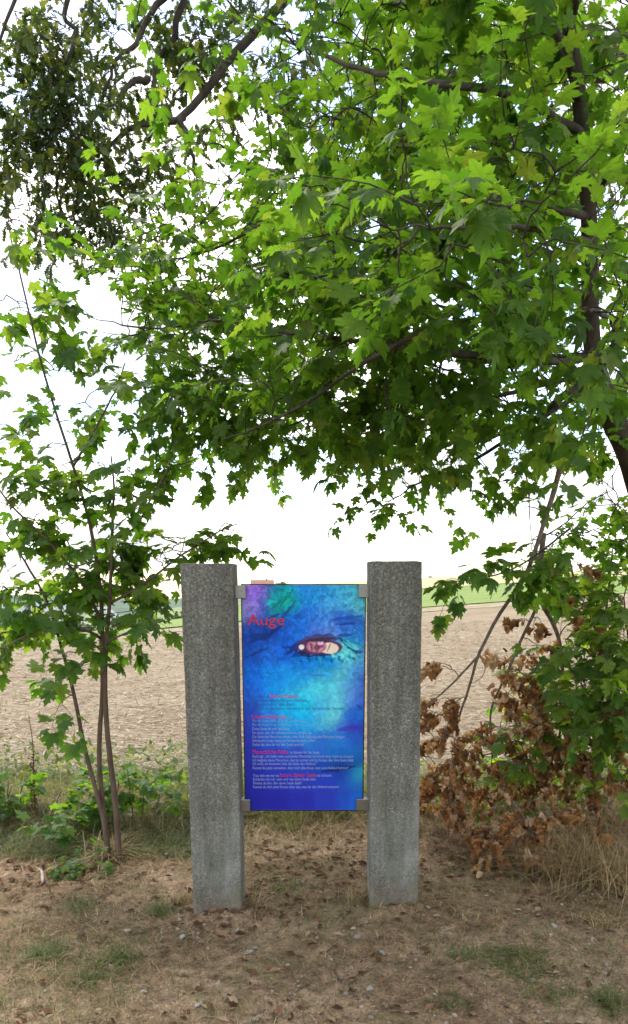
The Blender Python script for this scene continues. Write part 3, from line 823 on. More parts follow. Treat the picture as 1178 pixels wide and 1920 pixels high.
M['pale_print'] = flat_mat('pale_blue_lettering', (0.22, 0.40, 0.58), 0.5, 0.3)
M['teal_print'] = flat_mat('dark_teal_lettering', (0.03, 0.12, 0.24), 0.5, 0.2)
R_, W_, D_ = M['red_print'], M['white_print'], M['dark_print']
t_ = write('Auge', 9, 71, 21, 70, R_); tag(t_, 'large red title lettering')
t2 = write('Auge', 8.2, 72.2, 21, 70, M['dark_print'], 0.0006)
LINES = [
    (16, 204.5, 6, 33, 'Wir wollen in die', W_), (49.5, 204.5, 8.5, 53, 'Seele schauen', R_),
    (16, 211.5, 6, 106, 'Mit dem Auge siehst du nicht gleich deine Seele.', W_), (16, 219, 6, 80, 'Worauf richtest du deinen Blick?', W_), (16, 226.5, 6, 179, 'Siehst du nur das Äußere oder siehst du auch das Innere des Menschen?', W_),
    (15, 243, 8.5, 65, 'Lebenserfahrung', R_), (83, 242.5, 6, 13, 'sagt:', W_),
    (15, 250, 6, 104, 'Wo die Seele leidet, da leidet auch der Leib.', W_), (15, 257, 6, 121, 'Wo die Freude in der Seele wächst, wird der Leib frei.', W_),
    (15, 265, 6, 73, 'Deine Seele ist sehr feinfühlig.', W_), (15, 272.5, 6, 116, 'Sie spürt, was ihr schadet und was ihr gut tut.', W_),
    (15, 280, 6, 180, 'Die Seele des Menschen atmet. Liebe heißt Nahrung des Menschen bringen.', W_), (15, 287.5, 6, 123, 'Sehnsucht in der Seele ist Sehnsucht nach Leben.', W_),
    (15, 295, 6, 100, 'Siehst du, was dir auf der Seele brennt?', W_),
    (15, 310.5, 9, 70, 'Menschliche Nähe', R_), (88, 310, 6, 58, 'ist Balsam für die Seele.', W_),
    (15, 317.5, 6, 197, 'Resl sagt: „Ich helfe vielen suchenden Menschen ins Innere ihrer Seele zu schauen.', W_),
    (15, 325, 6, 197, 'Ich begleite diese Menschen, den zu suchen und zu finden, den ihre Seele liebt.', W_),
    (15, 332, 6, 126, 'Ich weiß, im Innersten liebt die Seele den Heiland.“', W_),
    (15, 340, 6, 187, 'Kannst du jetzt verstehen, dass mich alles freut, was vom Heiland kommt?', W_),
    (15, 355, 6, 51, 'Trau dich mit mir ins', W_), (68, 355, 8.5, 71, 'Innere deiner Seele', R_), (141, 354.5, 6, 29, 'zu schauen.', W_),
    (15, 362, 6, 124, 'Entdecke mit mir, wen und was deine Seele liebt.', W_), (15, 369.5, 6, 95, 'Findest du ihn, den deine Seele liebt?', W_),
    (15, 377, 6, 169, 'Kannst du dich jetzt freuen über das, was dir der Heiland schenkt?', W_)]
for (u_, v_, h_, w_, body, m_) in LINES:
    write(body, u_, v_, h_, w_, (M['teal_print'] if v_ < 230 else M['pale_print'] if v_ < 262 else m_) if m_ is W_ else m_)


def clamp(cx, cz, side):
    """Two-jaw steel clamp; side -1: fixed to the left post, +1: to the right one."""
    mb = MB()
    h = 0.058
    x_in = cx
    x_out = X0 - 0.052 if side < 0 else X1 + 0.05
    lo, hi = min(x_in, x_out), max(x_in, x_out)
    mb.box((lo, FRONT - 0.016, cz - h / 2), (hi, FRONT - 0.0015, cz + h / 2), 0.003)
    b = mb.build('clamp', M['steel'], sign, False)
    bb = MB(); bb.box((lo, BACK + 0.0015, cz - h / 2), (hi, BACK + 0.014, cz + h / 2), 0.003); bb.build('back_jaw', M['steel'], b, False)
    wb = MB()
    a, c = (lo + 0.001, X0 - e - 0.004) if side < 0 else (X1 + e + 0.004, hi - 0.001)
    wb.box((a, FRONT - 0.001, cz - h / 2 + 0.002), (c, BACK + 0.001, cz + h / 2 - 0.002)); wb.build('web', M['steel'], b, False)
    return b


zt, zb = at(450, 1110, SY)[2], at(464, 1508, SY)[2]
clamp(X0 + 0.018, zt, -1); clamp(X0 + 0.022, zb, -1)
clamp(X1 - 0.030, at(670, 1108, SY)[2], 1); clamp(X1 - 0.030, at(680, 1507, SY)[2], 1)

# ------------------------------------------------------------------ leaves
MAPLE_HALF = [(0, 0), (.10, -.06), (.27, -.12), (.46, -.06), (.39, .04), (.50, .10), (.36, .19), (.50, .28), (.66, .45), (.51, .45), (.49, .57), (.36, .53), (.20, .47), (.235, .62), (.31, .73), (.165, .745), (.10, .87), (0, 1.04)]


def maple_leaf(curl, fold, seed, petiole=0.55, crumple=0.0):
    half = np.array(MAPLE_HALF, float)
    outl = np.vstack([half, half[1:-1][::-1] * [-1, 1]])
    rg = np.random.default_rng(seed)
    outl = outl + rg.normal(0, 0.014, outl.shape)
    outl[0] = (0, 0)
    c = np.array([[0, .26]])
    ring = c + (outl - c) * 0.52
    P = np.vstack([outl, ring, c])
    n = len(outl)
    q = np.array([[i, (i + 1) % n, n + (i + 1) % n, n + i] for i in range(n)])
    t = np.array([[n + i, n + (i + 1) % n, 2 * n] for i in range(n)])
    x, y = P[:, 0], P[:, 1]
    r = np.hypot(x, y - .2)
    ang = np.arctan2(x, y - .05)
    z = -curl * r ** 2 - fold * np.abs(x) * 0.0 + fold * (np.abs(x) * .55) + 0.035 * np.cos(ang * 5.2) * r * 1.6 + rg.normal(0, .012, len(P))
    V = np.stack([x, y, z], -1)
    if crumple:
        # roll the blade up round its midrib and wrinkle it
        th = x * crumple * 3.0
        rr = 1 / (crumple * 3.0)
        V[:, 0] = np.sin(th) * rr * (0.8 + 0.2 * rg.random())
        V[:, 2] = (1 - np.cos(th)) * rr + rg.normal(0, 0.05, len(P)) + 0.10 * np.sin(y * 6 + seed)
        V[:, 1] = y - 0.22 * crumple * y ** 2
    # petiole: a thin strip behind the blade
    a = np.array([[-.012, -.02, 0], [.012, -.02, 0], [-.010, -petiole * .5, .045], [.010, -petiole * .5, .045], [-.010, -petiole, .0], [.010, -petiole, .0]])
    k = len(V)
    V = np.vstack([V, a])
    q2 = np.array([[k, k + 1, k + 3, k + 2], [k + 2, k + 3, k + 5, k + 4]])
    t2 = np.array([[0, k + 1, k]])
    tri = np.vstack([t, t2, q[:, [0, 1, 2]], q[:, [0, 2, 3]], q2[:, [0, 1, 2]], q2[:, [0, 2, 3]]])
    V[:, 1] += petiole                                   # origin where the stalk joins the twig
    low = np.vstack([np.array([[i, (i + 1) % n, 2 * n] for i in range(n)]), t2, q2[:, [0, 1, 2]], q2[:, [0, 2, 3]]])
    used = np.unique(low); remap = np.full(len(V), -1); remap[used] = np.arange(len(used))
    return V, tri, V[used], remap[low]


def oak_leaf(seed):
    rg = np.random.default_rng(seed)
    ys = np.array([0, .10, .22, .30, .42, .50, .62, .70, .82, .92, 1.0])
    ws = np.array([.02, .05, .20, .08, .30, .11, .36, .14, .31, .17, .0])
    ws = ws * (1 + rg.normal(0, .08, len(ws)))
    mid = np.stack([np.zeros_like(ys), ys, -0.18 * ys ** 2], -1)
    L = np.stack([-ws, ys + .04 * (ws > .15), -0.18 * ys ** 2 + ws * .35], -1); Rr = L * [-1, 1, 1]
    V = np.vstack([mid, L, Rr]); n = len(ys); tri = []
    for i in range(n - 1):
        tri += [[i, i + 1, n + i + 1], [i, n + i + 1, n + i], [i + 1, i, 2 * n + i], [i + 1, 2 * n + i, 2 * n + i + 1]]
    return V, np.array(tri), V, np.array(tri)


MAPLE = [maple_leaf(c, f, s) for c, f, s in [(.16, .10, 1), (.28, .18, 2), (.42, .05, 3), (.10, .30, 4), (.34, .28, 5), (.55, .16, 6), (.85, .35, 7), (.22, .6, 8)]]
WITHER = [maple_leaf(.3, .2, 10 + k, 0.4, cr_) for k, cr_ in enumerate([.9, 1.3, 1.7, 1.1, 2.0])]
OAK = [oak_leaf(k) for k in range(4)]
SHARED = {}


class Leaves:
    """Leaf placements of one plant: position of the stalk foot, axes, size, variant."""
    def __init__(self, variants, key): self.var, self.key, self.p, self.m, self.k = variants, key, [], [], []

    def add(self, pos, tip, normal, size, rng):
        tip = unit(tip); normal = np.asarray(normal, float)
        normal = unit(normal - tip * np.dot(normal, tip)); side = np.cross(tip, normal)
        self.p.append(pos); self.m.append(np.stack([side * rng.uniform(.82, 1.14), tip, normal * rng.uniform(.5, 1.6)], -1) * size); self.k.append(rng.integers(len(self.var)))

    def build(self, parent, material, n_single=300, leaf_name='leaf', mass_name='foliage'):
        P, Mx, K = np.array(self.p), np.array(self.m), np.array(self.k)
        base = WLOC[parent.name]
        size = np.linalg.norm(Mx[:, :, 1], axis=1)
        ctr = P + Mx[:, :, 1] * 0.8
        rel = ctr - np.array([0, 0, EYE])
        depth = rel[:, 1] * math.cos(PITCH) - rel[:, 2] * math.sin(PITCH)
        upc = rel[:, 1] * math.sin(PITCH) + rel[:, 2] * math.cos(PITCH)
        dd = np.maximum(depth, 0.1)
        px, py = CX + FPX * rel[:, 0] / dd, CY - FPX * upc / dd
        vis = (depth > 0.3) & (px > 0) & (px < 1178) & (py > 0) & (py < 1920)
        # facing share and rough shading by leaves in front: nearest first in coarse screen cells
        nrm = unit(Mx[:, :, 2]); face = np.abs((nrm * unit(rel)).sum(1))
        score = np.where(vis, size / dd * (0.35 + face), 0)
        order = np.argsort(dd)
        seen = {}
        for i in order:
            if not vis[i]: continue
            c = (int(px[i] / 30), int(py[i] / 30)); seen[c] = seen.get(c, 0) + 1
            if seen[c] > 2: score[i] *= 0.25
        pick = np.argsort(-score)[:n_single]
        pick = pick[score[pick] > 0]
        single = np.zeros(len(P), bool); single[pick] = True
        for i in pick:
            kk = (self.key, int(K[i]), material.name)
            if kk not in SHARED: SHARED[kk] = make_mesh(leaf_name, self.var[K[i]][0], self.var[K[i]][1], material, True, self.var[K[i]][0][:, :2])
            o = bpy.data.objects.new(leaf_name, SHARED[kk])
            m4 = Matrix.Identity(4)
            for a in range(3):
                for b in range(3): m4[a][b] = float(Mx[i, a, b])
                m4[a][3] = float(P[i, a] - base[a])
            o.matrix_local = m4
            o.parent = parent
            col.objects.link(o)
        Vs, Ts, Us, n0 = [], [], [], 0
        for k in range(len(self.var)):
            idx = np.where((K == k) & ~single)[0]
            if not len(idx): continue
            bv, bt = self.var[k][2], self.var[k][3]
            V = np.einsum('nij,vj->nvi', Mx[idx], bv) + P[idx][:, None, :]
            Vs.append(V.reshape(-1, 3)); Us.append(np.tile(bv[:, :2], (len(idx), 1)))
            Ts.append((bt[None] + (np.arange(len(idx)) * len(bv))[:, None, None]).reshape(-1, 3) + n0)
            n0 += len(idx) * len(bv)
        if Vs:
            o = obj(mass_name, np.vstack(Vs), np.vstack(Ts), material, parent, True, None, np.vstack(Us))
            tag(o, kind='stuff')


UP = np.array([0, 0, 1.0])


def maple_spray(leaves, twigs, p0, direction, length, rng, size=(0.085, 0.135), pairs=4, droop=0.5, rad=0.0028, tip_only=False):
    """A leafy twig: opposite leaf pairs on long stalks, a pair and a single leaf at the tip."""
    d = unit(direction)
    bend = unit(d + np.array([rng.normal(0, .25), rng.normal(0, .25), rng.normal(-.15, .2)]))
    pts = np.array([p0, p0 + d * length * .5, p0 + d * length * .5 + bend * length * .5])
    pts = smooth(pts, 5)
    twigs.tube(pts, np.linspace(rad, rad * .5, 5), 4)
    for k in range(pairs):
        f = (k + 1) / pairs
        i = f * 4; a = int(min(i, 3)); pos = pts[a] * (1 - (i - a)) + pts[a + 1] * (i - a)
        t = unit(pts[min(a + 1, 4)] - pts[a])
        sidev = unit(np.cross(t, UP))
        if k % 2: sidev = unit(sidev * .55 + np.cross(sidev, t) * .85)
        for s in (-1, 1):
            if rng.random() < .10: continue
            sp = rng.uniform(.35, .95)
            out = unit(t * (1 - sp * .5) + s * sidev * sp + UP * rng.normal(0.02, .2))
            drp = np.clip(rng.normal(droop, .28), -.2, 1.5)
            tip = unit(out - UP * drp)
            nrm = UP + out * drp * .9 + np.array([rng.normal(0, .32), rng.normal(0, .32), 0])
            sz = rng.uniform(*size) * (0.75 + .35 * f)
            leaves.add(pos, tip, nrm, sz, rng)
    t = unit(pts[-1] - pts[-2])
    leaves.add(pts[-1], unit(t - UP * rng.uniform(.1, .9)), UP + t * .6 + rng.normal(0, .3, 3), rng.uniform(*size), rng)


def oak_spray(leaves, twigs, p0, direction, length, rng, size=(0.075, 0.12), n=9, rad=0.003, **kw):
    d = unit(direction)
    bend = unit(d + rng.normal(0, .4, 3) + [0, 0, -.25])
    pts = smooth(np.array([p0, p0 + d * length * .5, p0 + d * length * .5 + bend * length * .5]), 5)
    twigs.tube(pts, np.linspace(rad, rad * .5, 5), 4)
    for k in range(n):
        f = 0.15 + 0.85 * (k + 1) / n
        i = f * 4; a = int(min(i, 3)); pos = pts[a] * (1 - (i - a)) + pts[a + 1] * (i - a)
        t = unit(pts[min(a + 1, 4)] - pts[a])
        out = unit(t * .7 + rng.normal(0, .7, 3))
        tip = unit(out - UP * rng.uniform(0, .6))
        leaves.add(pos, tip, UP + rng.normal(0, .55, 3), rng.uniform(*size), rng)


def grow(skeleton, targets, rng, twigs, spray, r0=0.006, wig=0.06, per=1, spread=.12, length=(.2, .38), **kw):
    """Every target is joined to the nearest wood already there by a bent twig, then carries leafy sprays."""
    nodes = [np.array(p) for s in skeleton for p in s]
    N = np.array(nodes)
    left = list(range(len(targets)))
    T = np.array(targets)
    dist = np.array([np.min(np.linalg.norm(N - t, axis=1)) for t in T])
    order = np.argsort(dist)
    for i in order:
        t = T[i]
        dv = N - t
        dl = np.linalg.norm(dv, axis=1) + 0.35 * np.clip(N[:, 2] - t[2] - .1, 0, None)
        j = int(np.argmin(dl)); s = N[j]
        L = np.linalg.norm(t - s)
        if L > 0.02:
            m1 = s + (t - s) * .35 + rng.normal(0, wig * L, 3) + [0, 0, .10 * L]
            m2 = s + (t - s) * .7 + rng.normal(0, wig * L, 3) + [0, 0, .06 * L]
            pts = smooth(np.array([s, m1, m2, t]), 7)
            ra = min(r0, 0.0026 + .006 * L)
            twigs.tube(pts, np.linspace(ra, .0022, 7), 5)
            N = np.vstack([N, pts[1:]])
            dirv = unit(pts[-1] - pts[-3])
        else:
            dirv = unit(rng.normal(0, 1, 3))
        for k in range(per):
            dv2 = unit(dirv * .8 + rng.normal(0, .55, 3) * [1, 1, .45])
            spray(kw['leaves'], twigs, t if k == 0 else N[-1 - (k % 4)], dv2, rng.uniform(*length), rng, **kw.get('opts', {}))


def blob_targets(blobs, rng):
    out = []
    for (px, py, Y, rx, ry, rz, n) in blobs:
        c = at(px, py, Y)
        for _ in range(n):
            v = rng.normal(0, 1, 3); v = v / np.linalg.norm(v) * rng.random() ** (1 / 3)
            out.append(c + v * [rx, ry, rz])
    return np.array(out)


# ------------------------------------------------------------------ the big maple over the view
rng = np.random.default_rng(21)
mp_base = np.array([2.55, 4.6, verge_z(2.55, 4.6).item()])
maple = thing('maple_tree', mp_base, 'large green maple reaching in from the right, its boughs hanging over the sign', 'tree')
trunk_pts = np.array([mp_base - [0, 0, .15], mp_base + [-.02, -.02, .5], at(1235, 1000, 4.4), at(1182, 852, 4.25), at(1142, 768, 4.1), at(1110, 640, 3.95),
                      at(1104, 400, 3.75), at(1088, 200, 3.65), at(1068, 60, 3.6), at(1040, -120, 3.6), at(1000, -400, 3.7), at(980, -700, 3.9)])
mb = MB(); mb.tube(trunk_pts, [.13, .105, .085, .066, .056, .040, .033, .030, .026, .022, .016, .008], 10, 60); mb.build('trunk', M['bark'], maple)
LIMBS = [  # (pixel, pixel, distance) polylines measured off the photo, start radius, end radius
    ([(1110, 655, 3.95), (1050, 668, 3.75), (950, 668, 3.5), (850, 660, 3.25), (790, 655, 3.15), (690, 642, 3.3), (591, 629, 3.6), (495, 614, 3.9), (400, 596, 4.2), (300, 612, 4.4), (225, 608, 4.5)], .018, .004),
    ([(1105, 560, 3.9), (1040, 552, 3.6), (975, 556, 3.3), (895, 562, 3.05), (841, 603, 2.95), (774, 632, 2.95), (683, 679, 3.1), (583, 748, 3.4), (492, 790, 3.7), (420, 815, 4.0)], .015, .0035),
    ([(1115, 665, 3.95), (1000, 672, 3.9), (910, 680, 3.9), (850, 713, 4.0), (767, 736, 4.1), (679, 750, 4.3), (564, 797, 4.6), (480, 830, 4.8)], .013, .0035),
    ([(1140, 760, 4.1), (1070, 742, 3.9), (939, 762, 3.8), (859, 800, 3.9), (800, 850, 4.1), (740, 868, 4.3)], .013, .0035),
    ([(1165, 890, 4.3), (1113, 845, 4.1), (1062, 818, 4.0), (1010, 815, 4.1), (940, 820, 4.3), (880, 850, 4.5)], .028, .004),
    ([(1153, 892, 4.25), (1055, 885, 4.1), (970, 882, 4.2), (870, 905, 4.4), (790, 915, 4.5), (735, 940, 4.6)], .014, .003),
    ([(1095, 262, 3.68), (1037, 222, 3.4), (988, 198, 3.2), (870, 167, 3.1), (740, 148, 3.3), (635, 124, 3.6), (561, 87, 3.9), (480, 60, 4.2)], .019, .004),
    ([(1104, 420, 3.75), (1000, 400, 3.4), (860, 380, 3.2), (715, 389, 3.3), (592, 389, 3.6), (543, 402, 3.8), (481, 439, 4.1), (390, 480, 4.4), (300, 500, 4.6)], .017, .004),
    ([(1104, 380, 3.75), (1128, 370, 3.7), (1150, 300, 3.5), (1178, 235, 3.3), (1230, 150, 3.1)], .012, .005),
    ([(1090, 180, 3.65), (1060, 90, 3.3), (1000, 10, 3.0), (900, -80, 2.8), (760, -120, 2.8), (600, -140, 3.2)], .018, .006),
    ([(1106, 480, 3.8), (1090, 470, 3.2), (1030, 450, 2.7), (930, 430, 2.4), (800, 440, 2.4)], .013, .004),
    ([(1120, 700, 4.0), (1150, 640, 3.3), (1130, 600, 2.8), (1080, 580, 2.5)], .013, .004),
    ([(1068, 60, 3.6), (1100, -40, 3.0), (1150, -160, 2.2), (1180, -300, 1.6)], .016, .006),
]
skel = [smooth(trunk_pts, 60)[24:]]
for pts, ra, rb2 in LIMBS:
    P = smooth(pline(pts), 28)
    P = P + np.cumsum(rng.normal(0, .0035, P.shape), 0)
    W0 = np.vstack(skel); P = P + (W0[np.argmin(np.linalg.norm(W0 - P[0], axis=1))] - P[0]) * np.linspace(1, 0, 28)[:, None] ** 2
    mb = MB(); mb.tube(P, np.linspace(ra, rb2, 28), 7); mb.build('branch', M['bark'], maple)
    skel.append(P[4:])
blobs = [
    # upper centre and right
    (640, 90, 4.2, .36, .8, .30, 18), (590, 250, 4.4, .36, .7, .28, 18), (470, 330, 4.8, .26, .5, .20, 9),
    (760, 130, 3.7, .40, .7, .32, 18), (900, 90, 3.5, .42, .7, .30, 20), (1010, 120, 4.2, .38, .5, .32, 16), (1140, 60, 3.6, .3, .6, .3, 12),
    (700, 270, 3.8, .35, .6, .25, 16), (860, 270, 3.4, .40, .6, .25, 20), (980, 290, 3.8, .3, .5, .25, 15), (1150, 260, 3.8, .25, .5, .25, 11),
    (650, 10, 4.3, .3, .7, .22, 10), (760, 10, 3.8, .5, .7, .25, 14), (980, 0, 3.4, .4, .7, .25, 14),
    # middle
    (330, 470, 4.7, .35, .5, .18, 13), (450, 400, 4.5, .40, .6, .22, 16), (290, 540, 4.6, .30, .5, .16, 12), (420, 520, 4.4, .38, .6, .20, 17), (560, 430, 4.0, .38, .6, .25, 20), (560, 520, 3.9, .30, .5, .16, 12),
    (690, 440, 3.5, .35, .6, .25, 18), (690, 540, 3.3, .30, .5, .18, 14), (820, 410, 3.1, .36, .6, .24, 19), (830, 520, 3.1, .35, .6, .20, 15),
    (950, 390, 3.2, .36, .6, .24, 18), (1060, 420, 4.5, .36, .4, .34, 18), (1070, 560, 4.4, .32, .4, .26, 15), (1180, 480, 3.9, .2, .4, .30, 10),
    (880, 470, 2.4, .30, .28, .12, 9), (960, 460, 2.5, .2, .28, .12, 7), (1150, 600, 2.6, .08, .2, .12, 4), (760, 460, 2.5, .2, .22, .14, 6), (1140, 720, 2.6, .12, .2, .10, 4),
    # lower band
    (250, 610, 4.6, .25, .4, .12, 9), (360, 620, 4.5, .34, .5, .18, 16), (310, 680, 4.7, .22, .4, .12, 11), (470, 660, 4.2, .36, .5, .20, 17), (420, 735, 4.5, .32, .5, .17, 19), (365, 785, 4.6, .20, .4, .11, 12),
    (480, 805, 4.6, .28, .4, .09, 12), (570, 700, 3.8, .32, .5, .18, 16), (560, 765, 4.2, .34, .5, .15, 17), (620, 800, 4.7, .30, .4, .07, 10), (690, 640, 3.3, .30, .5, .18, 15), (680, 725, 3.7, .34, .5, .17, 18),
    (720, 785, 4.5, .34, .5, .10, 14), (800, 720, 3.6, .32, .5, .22, 18), (830, 780, 4.2, .34, .5, .16, 16), (930, 650, 3.4, .30, .5, .16, 13), (910, 750, 3.9, .34, .5, .20, 16), (1040, 680, 3.5, .28, .5, .18, 13), (1060, 790, 4.2, .2, .4, .10, 6), (820, 600, 3.1, .28, .4, .14, 11),
    (450, 720, 5.6, .45, .4, .25, 14), (560, 700, 5.4, .45, .4, .25, 14), (420, 830, 5.2, .30, .3, .09, 9), (540, 830, 5.2, .34, .3, .09, 9), (350, 860, 4.8, .12, .2, .06, 4), (620, 330, 5.4, .5, .4, .4, 16), (800, 200, 5.2, .5, .4, .4, 16), (480, 480, 5.6, .5, .4, .3, 14), (950, 180, 5.2, .5, .4, .4, 14), (640, 130, 5.2, .4, .4, .3, 10),
    # drooping lower edge
    (780, 885, 4.5, .18, .3, .10, 6), (735, 945, 4.6, .10, .2, .07, 4), (850, 870, 4.5, .25, .3, .09, 7), (930, 850, 4.4, .22, .3, .08, 6), (1000, 840, 4.3, .15, .3, .06, 3),
    (1140, 950, 4.6, .16, .3, .12, 7), (1090, 1000, 4.6, .18, .3, .10, 7), (1020, 1010, 4.5, .12, .2, .08, 5), (1150, 860, 4.8, .12, .3, .12, 5), (1160, 1030, 4.7, .12, .3, .12, 5),
    # outside the frame: the crown goes on to the right, above and over the path
    (1330, 300, 4.2, .7, 1.0, .8, 45), (1300, 700, 4.6, .5, .9, .5, 25), (1330, 1000, 4.6, .4, .6, .4, 12), (700, -200, 3.4, 1.2, 1.0, .35, 50), (1000, -500, 3.0, 1.1, 1.2, .5, 50), (400, -350, 4.2, .8, 1.0, .4, 26),
]
targets = blob_targets(blobs, rng)
over = rng.uniform([-1.2, -1.2, 3.1], [2.2, 1.7, 4.0], (70, 3))        # boughs above the camera
targets = np.vstack([targets, over])
lv = Leaves(MAPLE, 'maple'); tw = MB()
grow(skel, targets, rng, tw, maple_spray, leaves=lv, length=(.18, .36), opts=dict(size=(.040, .082), pairs=6, droop=.42))
o = tw.build('twigs', M['bark'], maple); tag(o, kind='stuff')
lv.build(maple, M['maple'], 300)
print('maple leaves', len(lv.p))

# ------------------------------------------------------------------ the oak high behind it
rng = np.random.default_rng(33)
ok_base = np.array([5.2, 8.6, -0.1])
oak = thing('oak_tree', ok_base, 'tall oak with dark crooked limbs and small lobed leaves at the top left', 'tree')
mb = MB(); oak_tr = np.array([ok_base - [0, 0, .3], ok_base + [-.05, 0, 1.5], ok_base + [-.25, -.1, 3.2], ok_base + [-.3, -.2, 5.0], ok_base + [-.5, -.2, 7.5], ok_base + [-.4, 0, 10]])
mb.tube(oak_tr, [.42, .34, .31, .28, .2, .1], 12, 40); mb.build('trunk', M['oakbark'], oak)
OL = [
    ([ok_base + [-.3, -.2, 4.9], at(1210, 95, 8.0), at(1150, 128, 7.8), at(1080, 145, 7.6), at(960, 110, 7.4), at(850, 150, 7.2), at(700, 120, 7.0)], .19, .02),
    ([ok_base + [-.4, -.2, 6.6], at(1000, -260, 7.8), at(760, -190, 7.4), at(620, -80, 7.1), at(545, 0, 7.0), at(440, 105, 6.9), at(400, 155, 6.8), at(345, 219, 6.7), at(300, 228, 6.6), at(252, 240, 6.5), at(222, 270, 6.5), at(182, 284, 6.4), at(150, 300, 6.4)], .05, .009),
    ([at(345, 219, 6.7), at(349, 260, 6.65), at(352, 300, 6.6), at(360, 340, 6.6)], .026, .008),
    ([at(620, -80, 7.1), at(480, -120, 7.0), at(380, -70, 6.9), at(330, 30, 6.8), at(318, 72, 6.8), at(285, 110, 6.75), at(278, 150, 6.7), at(262, 200, 6.65), at(255, 235, 6.6)], .034, .010),
    ([at(278, 145, 6.7), at(240, 150, 6.6), at(218, 175, 6.5), at(205, 205, 6.5)], .026, .008),
    ([at(380, -70, 6.9), at(300, 10, 6.7), at(265, 75, 6.6), at(240, 105, 6.5), at(215, 135, 6.4), at(205, 190, 6.4)], .026, .008),
    ([at(480, -120, 7.0), at(300, -140, 6.6), at(160, -80, 6.3), at(110, 10, 6.2), at(130, 60, 6.1), at(90, 140, 6.1)], .028, .008),
    ([at(205, 200, 6.4), at(170, 240, 6.3), at(120, 330, 6.2), at(140, 400, 6.2)], .016, .006),
    ([at(182, 284, 6.4), at(150, 340, 6.3), at(130, 400, 6.3), at(170, 450, 6.3)], .014, .005),
    ([at(160, -80, 6.3), at(60, -60, 6.1), at(0, 60, 6.0), at(-30, 180, 6.0)], .018, .006),
]
oskel = []
for pts, ra, rb2 in OL:
    P = smooth(np.array(pts), 26); P = P + np.cumsum(rng.normal(0, .008, P.shape), 0)
    mb = MB(); mb.tube(P, np.linspace(ra, rb2, 26) if ra < .15 else np.geomspace(ra, rb2, 26), 8); mb.build('branch', M['oakbark'], oak)
    oskel.append(P[3:] if ra < .08 else P[10:])
oblobs = [
    (95, 60, 6.2, 0.20, 0.45, 0.24, 14), (130, 130, 6.2, 0.19, 0.45, 0.19, 12), (60, 180, 6.1, 0.19, 0.45, 0.19, 7), (150, 200, 6.3, 0.24, 0.45, 0.20, 17), (100, 260, 6.2, 0.27, 0.45, 0.20, 17), (170, 280, 6.3, 0.24, 0.45, 0.19, 15),
    (120, 340, 6.2, 0.24, 0.45, 0.20, 15), (130, 420, 6.3, 0.24, 0.45, 0.20, 17), (190, 440, 6.3, 0.18, 0.34, 0.11, 8), (30, 300, 6.1, 0.20, 0.45, 0.15, 7), (20, 230, 6.0, 0.15, 0.34, 0.13, 5), (40, 360, 6.1, 0.18, 0.34, 0.13, 5),
    (230, 60, 6.6, .28, .4, .22, 9), (330, 20, 6.9, .35, .4, .2, 13), (320, 100, 6.9, .3, .3, .18, 9), (390, 90, 7.0, .3, .4, .2, 10), (200, 120, 6.6, .22, .3, .16, 8), (370, 175, 6.9, .2, .3, .1, 4), (430, 60, 6.9, .28, .5, .2, 10),
    (310, 270, 6.6, .14, .2, .16, 6), (240, 320, 6.4, .14, .3, .16, 6), (300, 340, 6.5, .12, .3, .10, 3), (270, 400, 6.5, .2, .3, .1, 6), (200, 380, 6.4, .14, .3, .1, 4), (370, 330, 6.6, .12, .2, .1, 4), (450, 200, 6.9, .3, .4, .25, 10), (10, 20, 6.0, .12, .3, .12, 3),
    (560, 130, 7.0, .5, .5, .4, 20), (760, 100, 7.2, .6, .6, .4, 24), (960, 60, 7.4, .6, .6, .4, 24), (1120, 250, 7.6, .5, .6, .6, 22), (1150, 600, 7.6, .25, .6, .7, 10),
    (300, -250, 6.6, 1.2, .9, .6, 60), (900, -300, 7.6, 1.3, 1.0, .8, 70), (-200, 100, 6.0, .6, .8, .8, 40), (1330, 200, 8.2, .8, 1.0, 1.2, 60),
]
lv = Leaves(OAK, 'oak'); tw = MB()
grow(oskel, blob_targets(oblobs, rng), rng, tw, oak_spray, leaves=lv, per=2, length=(.2, .42), wig=.10, r0=.009, opts=dict(size=(.05, .085), n=10))
o = tw.build('twigs', M['oakbark'], oak); tag(o, kind='stuff')
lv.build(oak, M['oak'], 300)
print('oak leaves', len(lv.p))

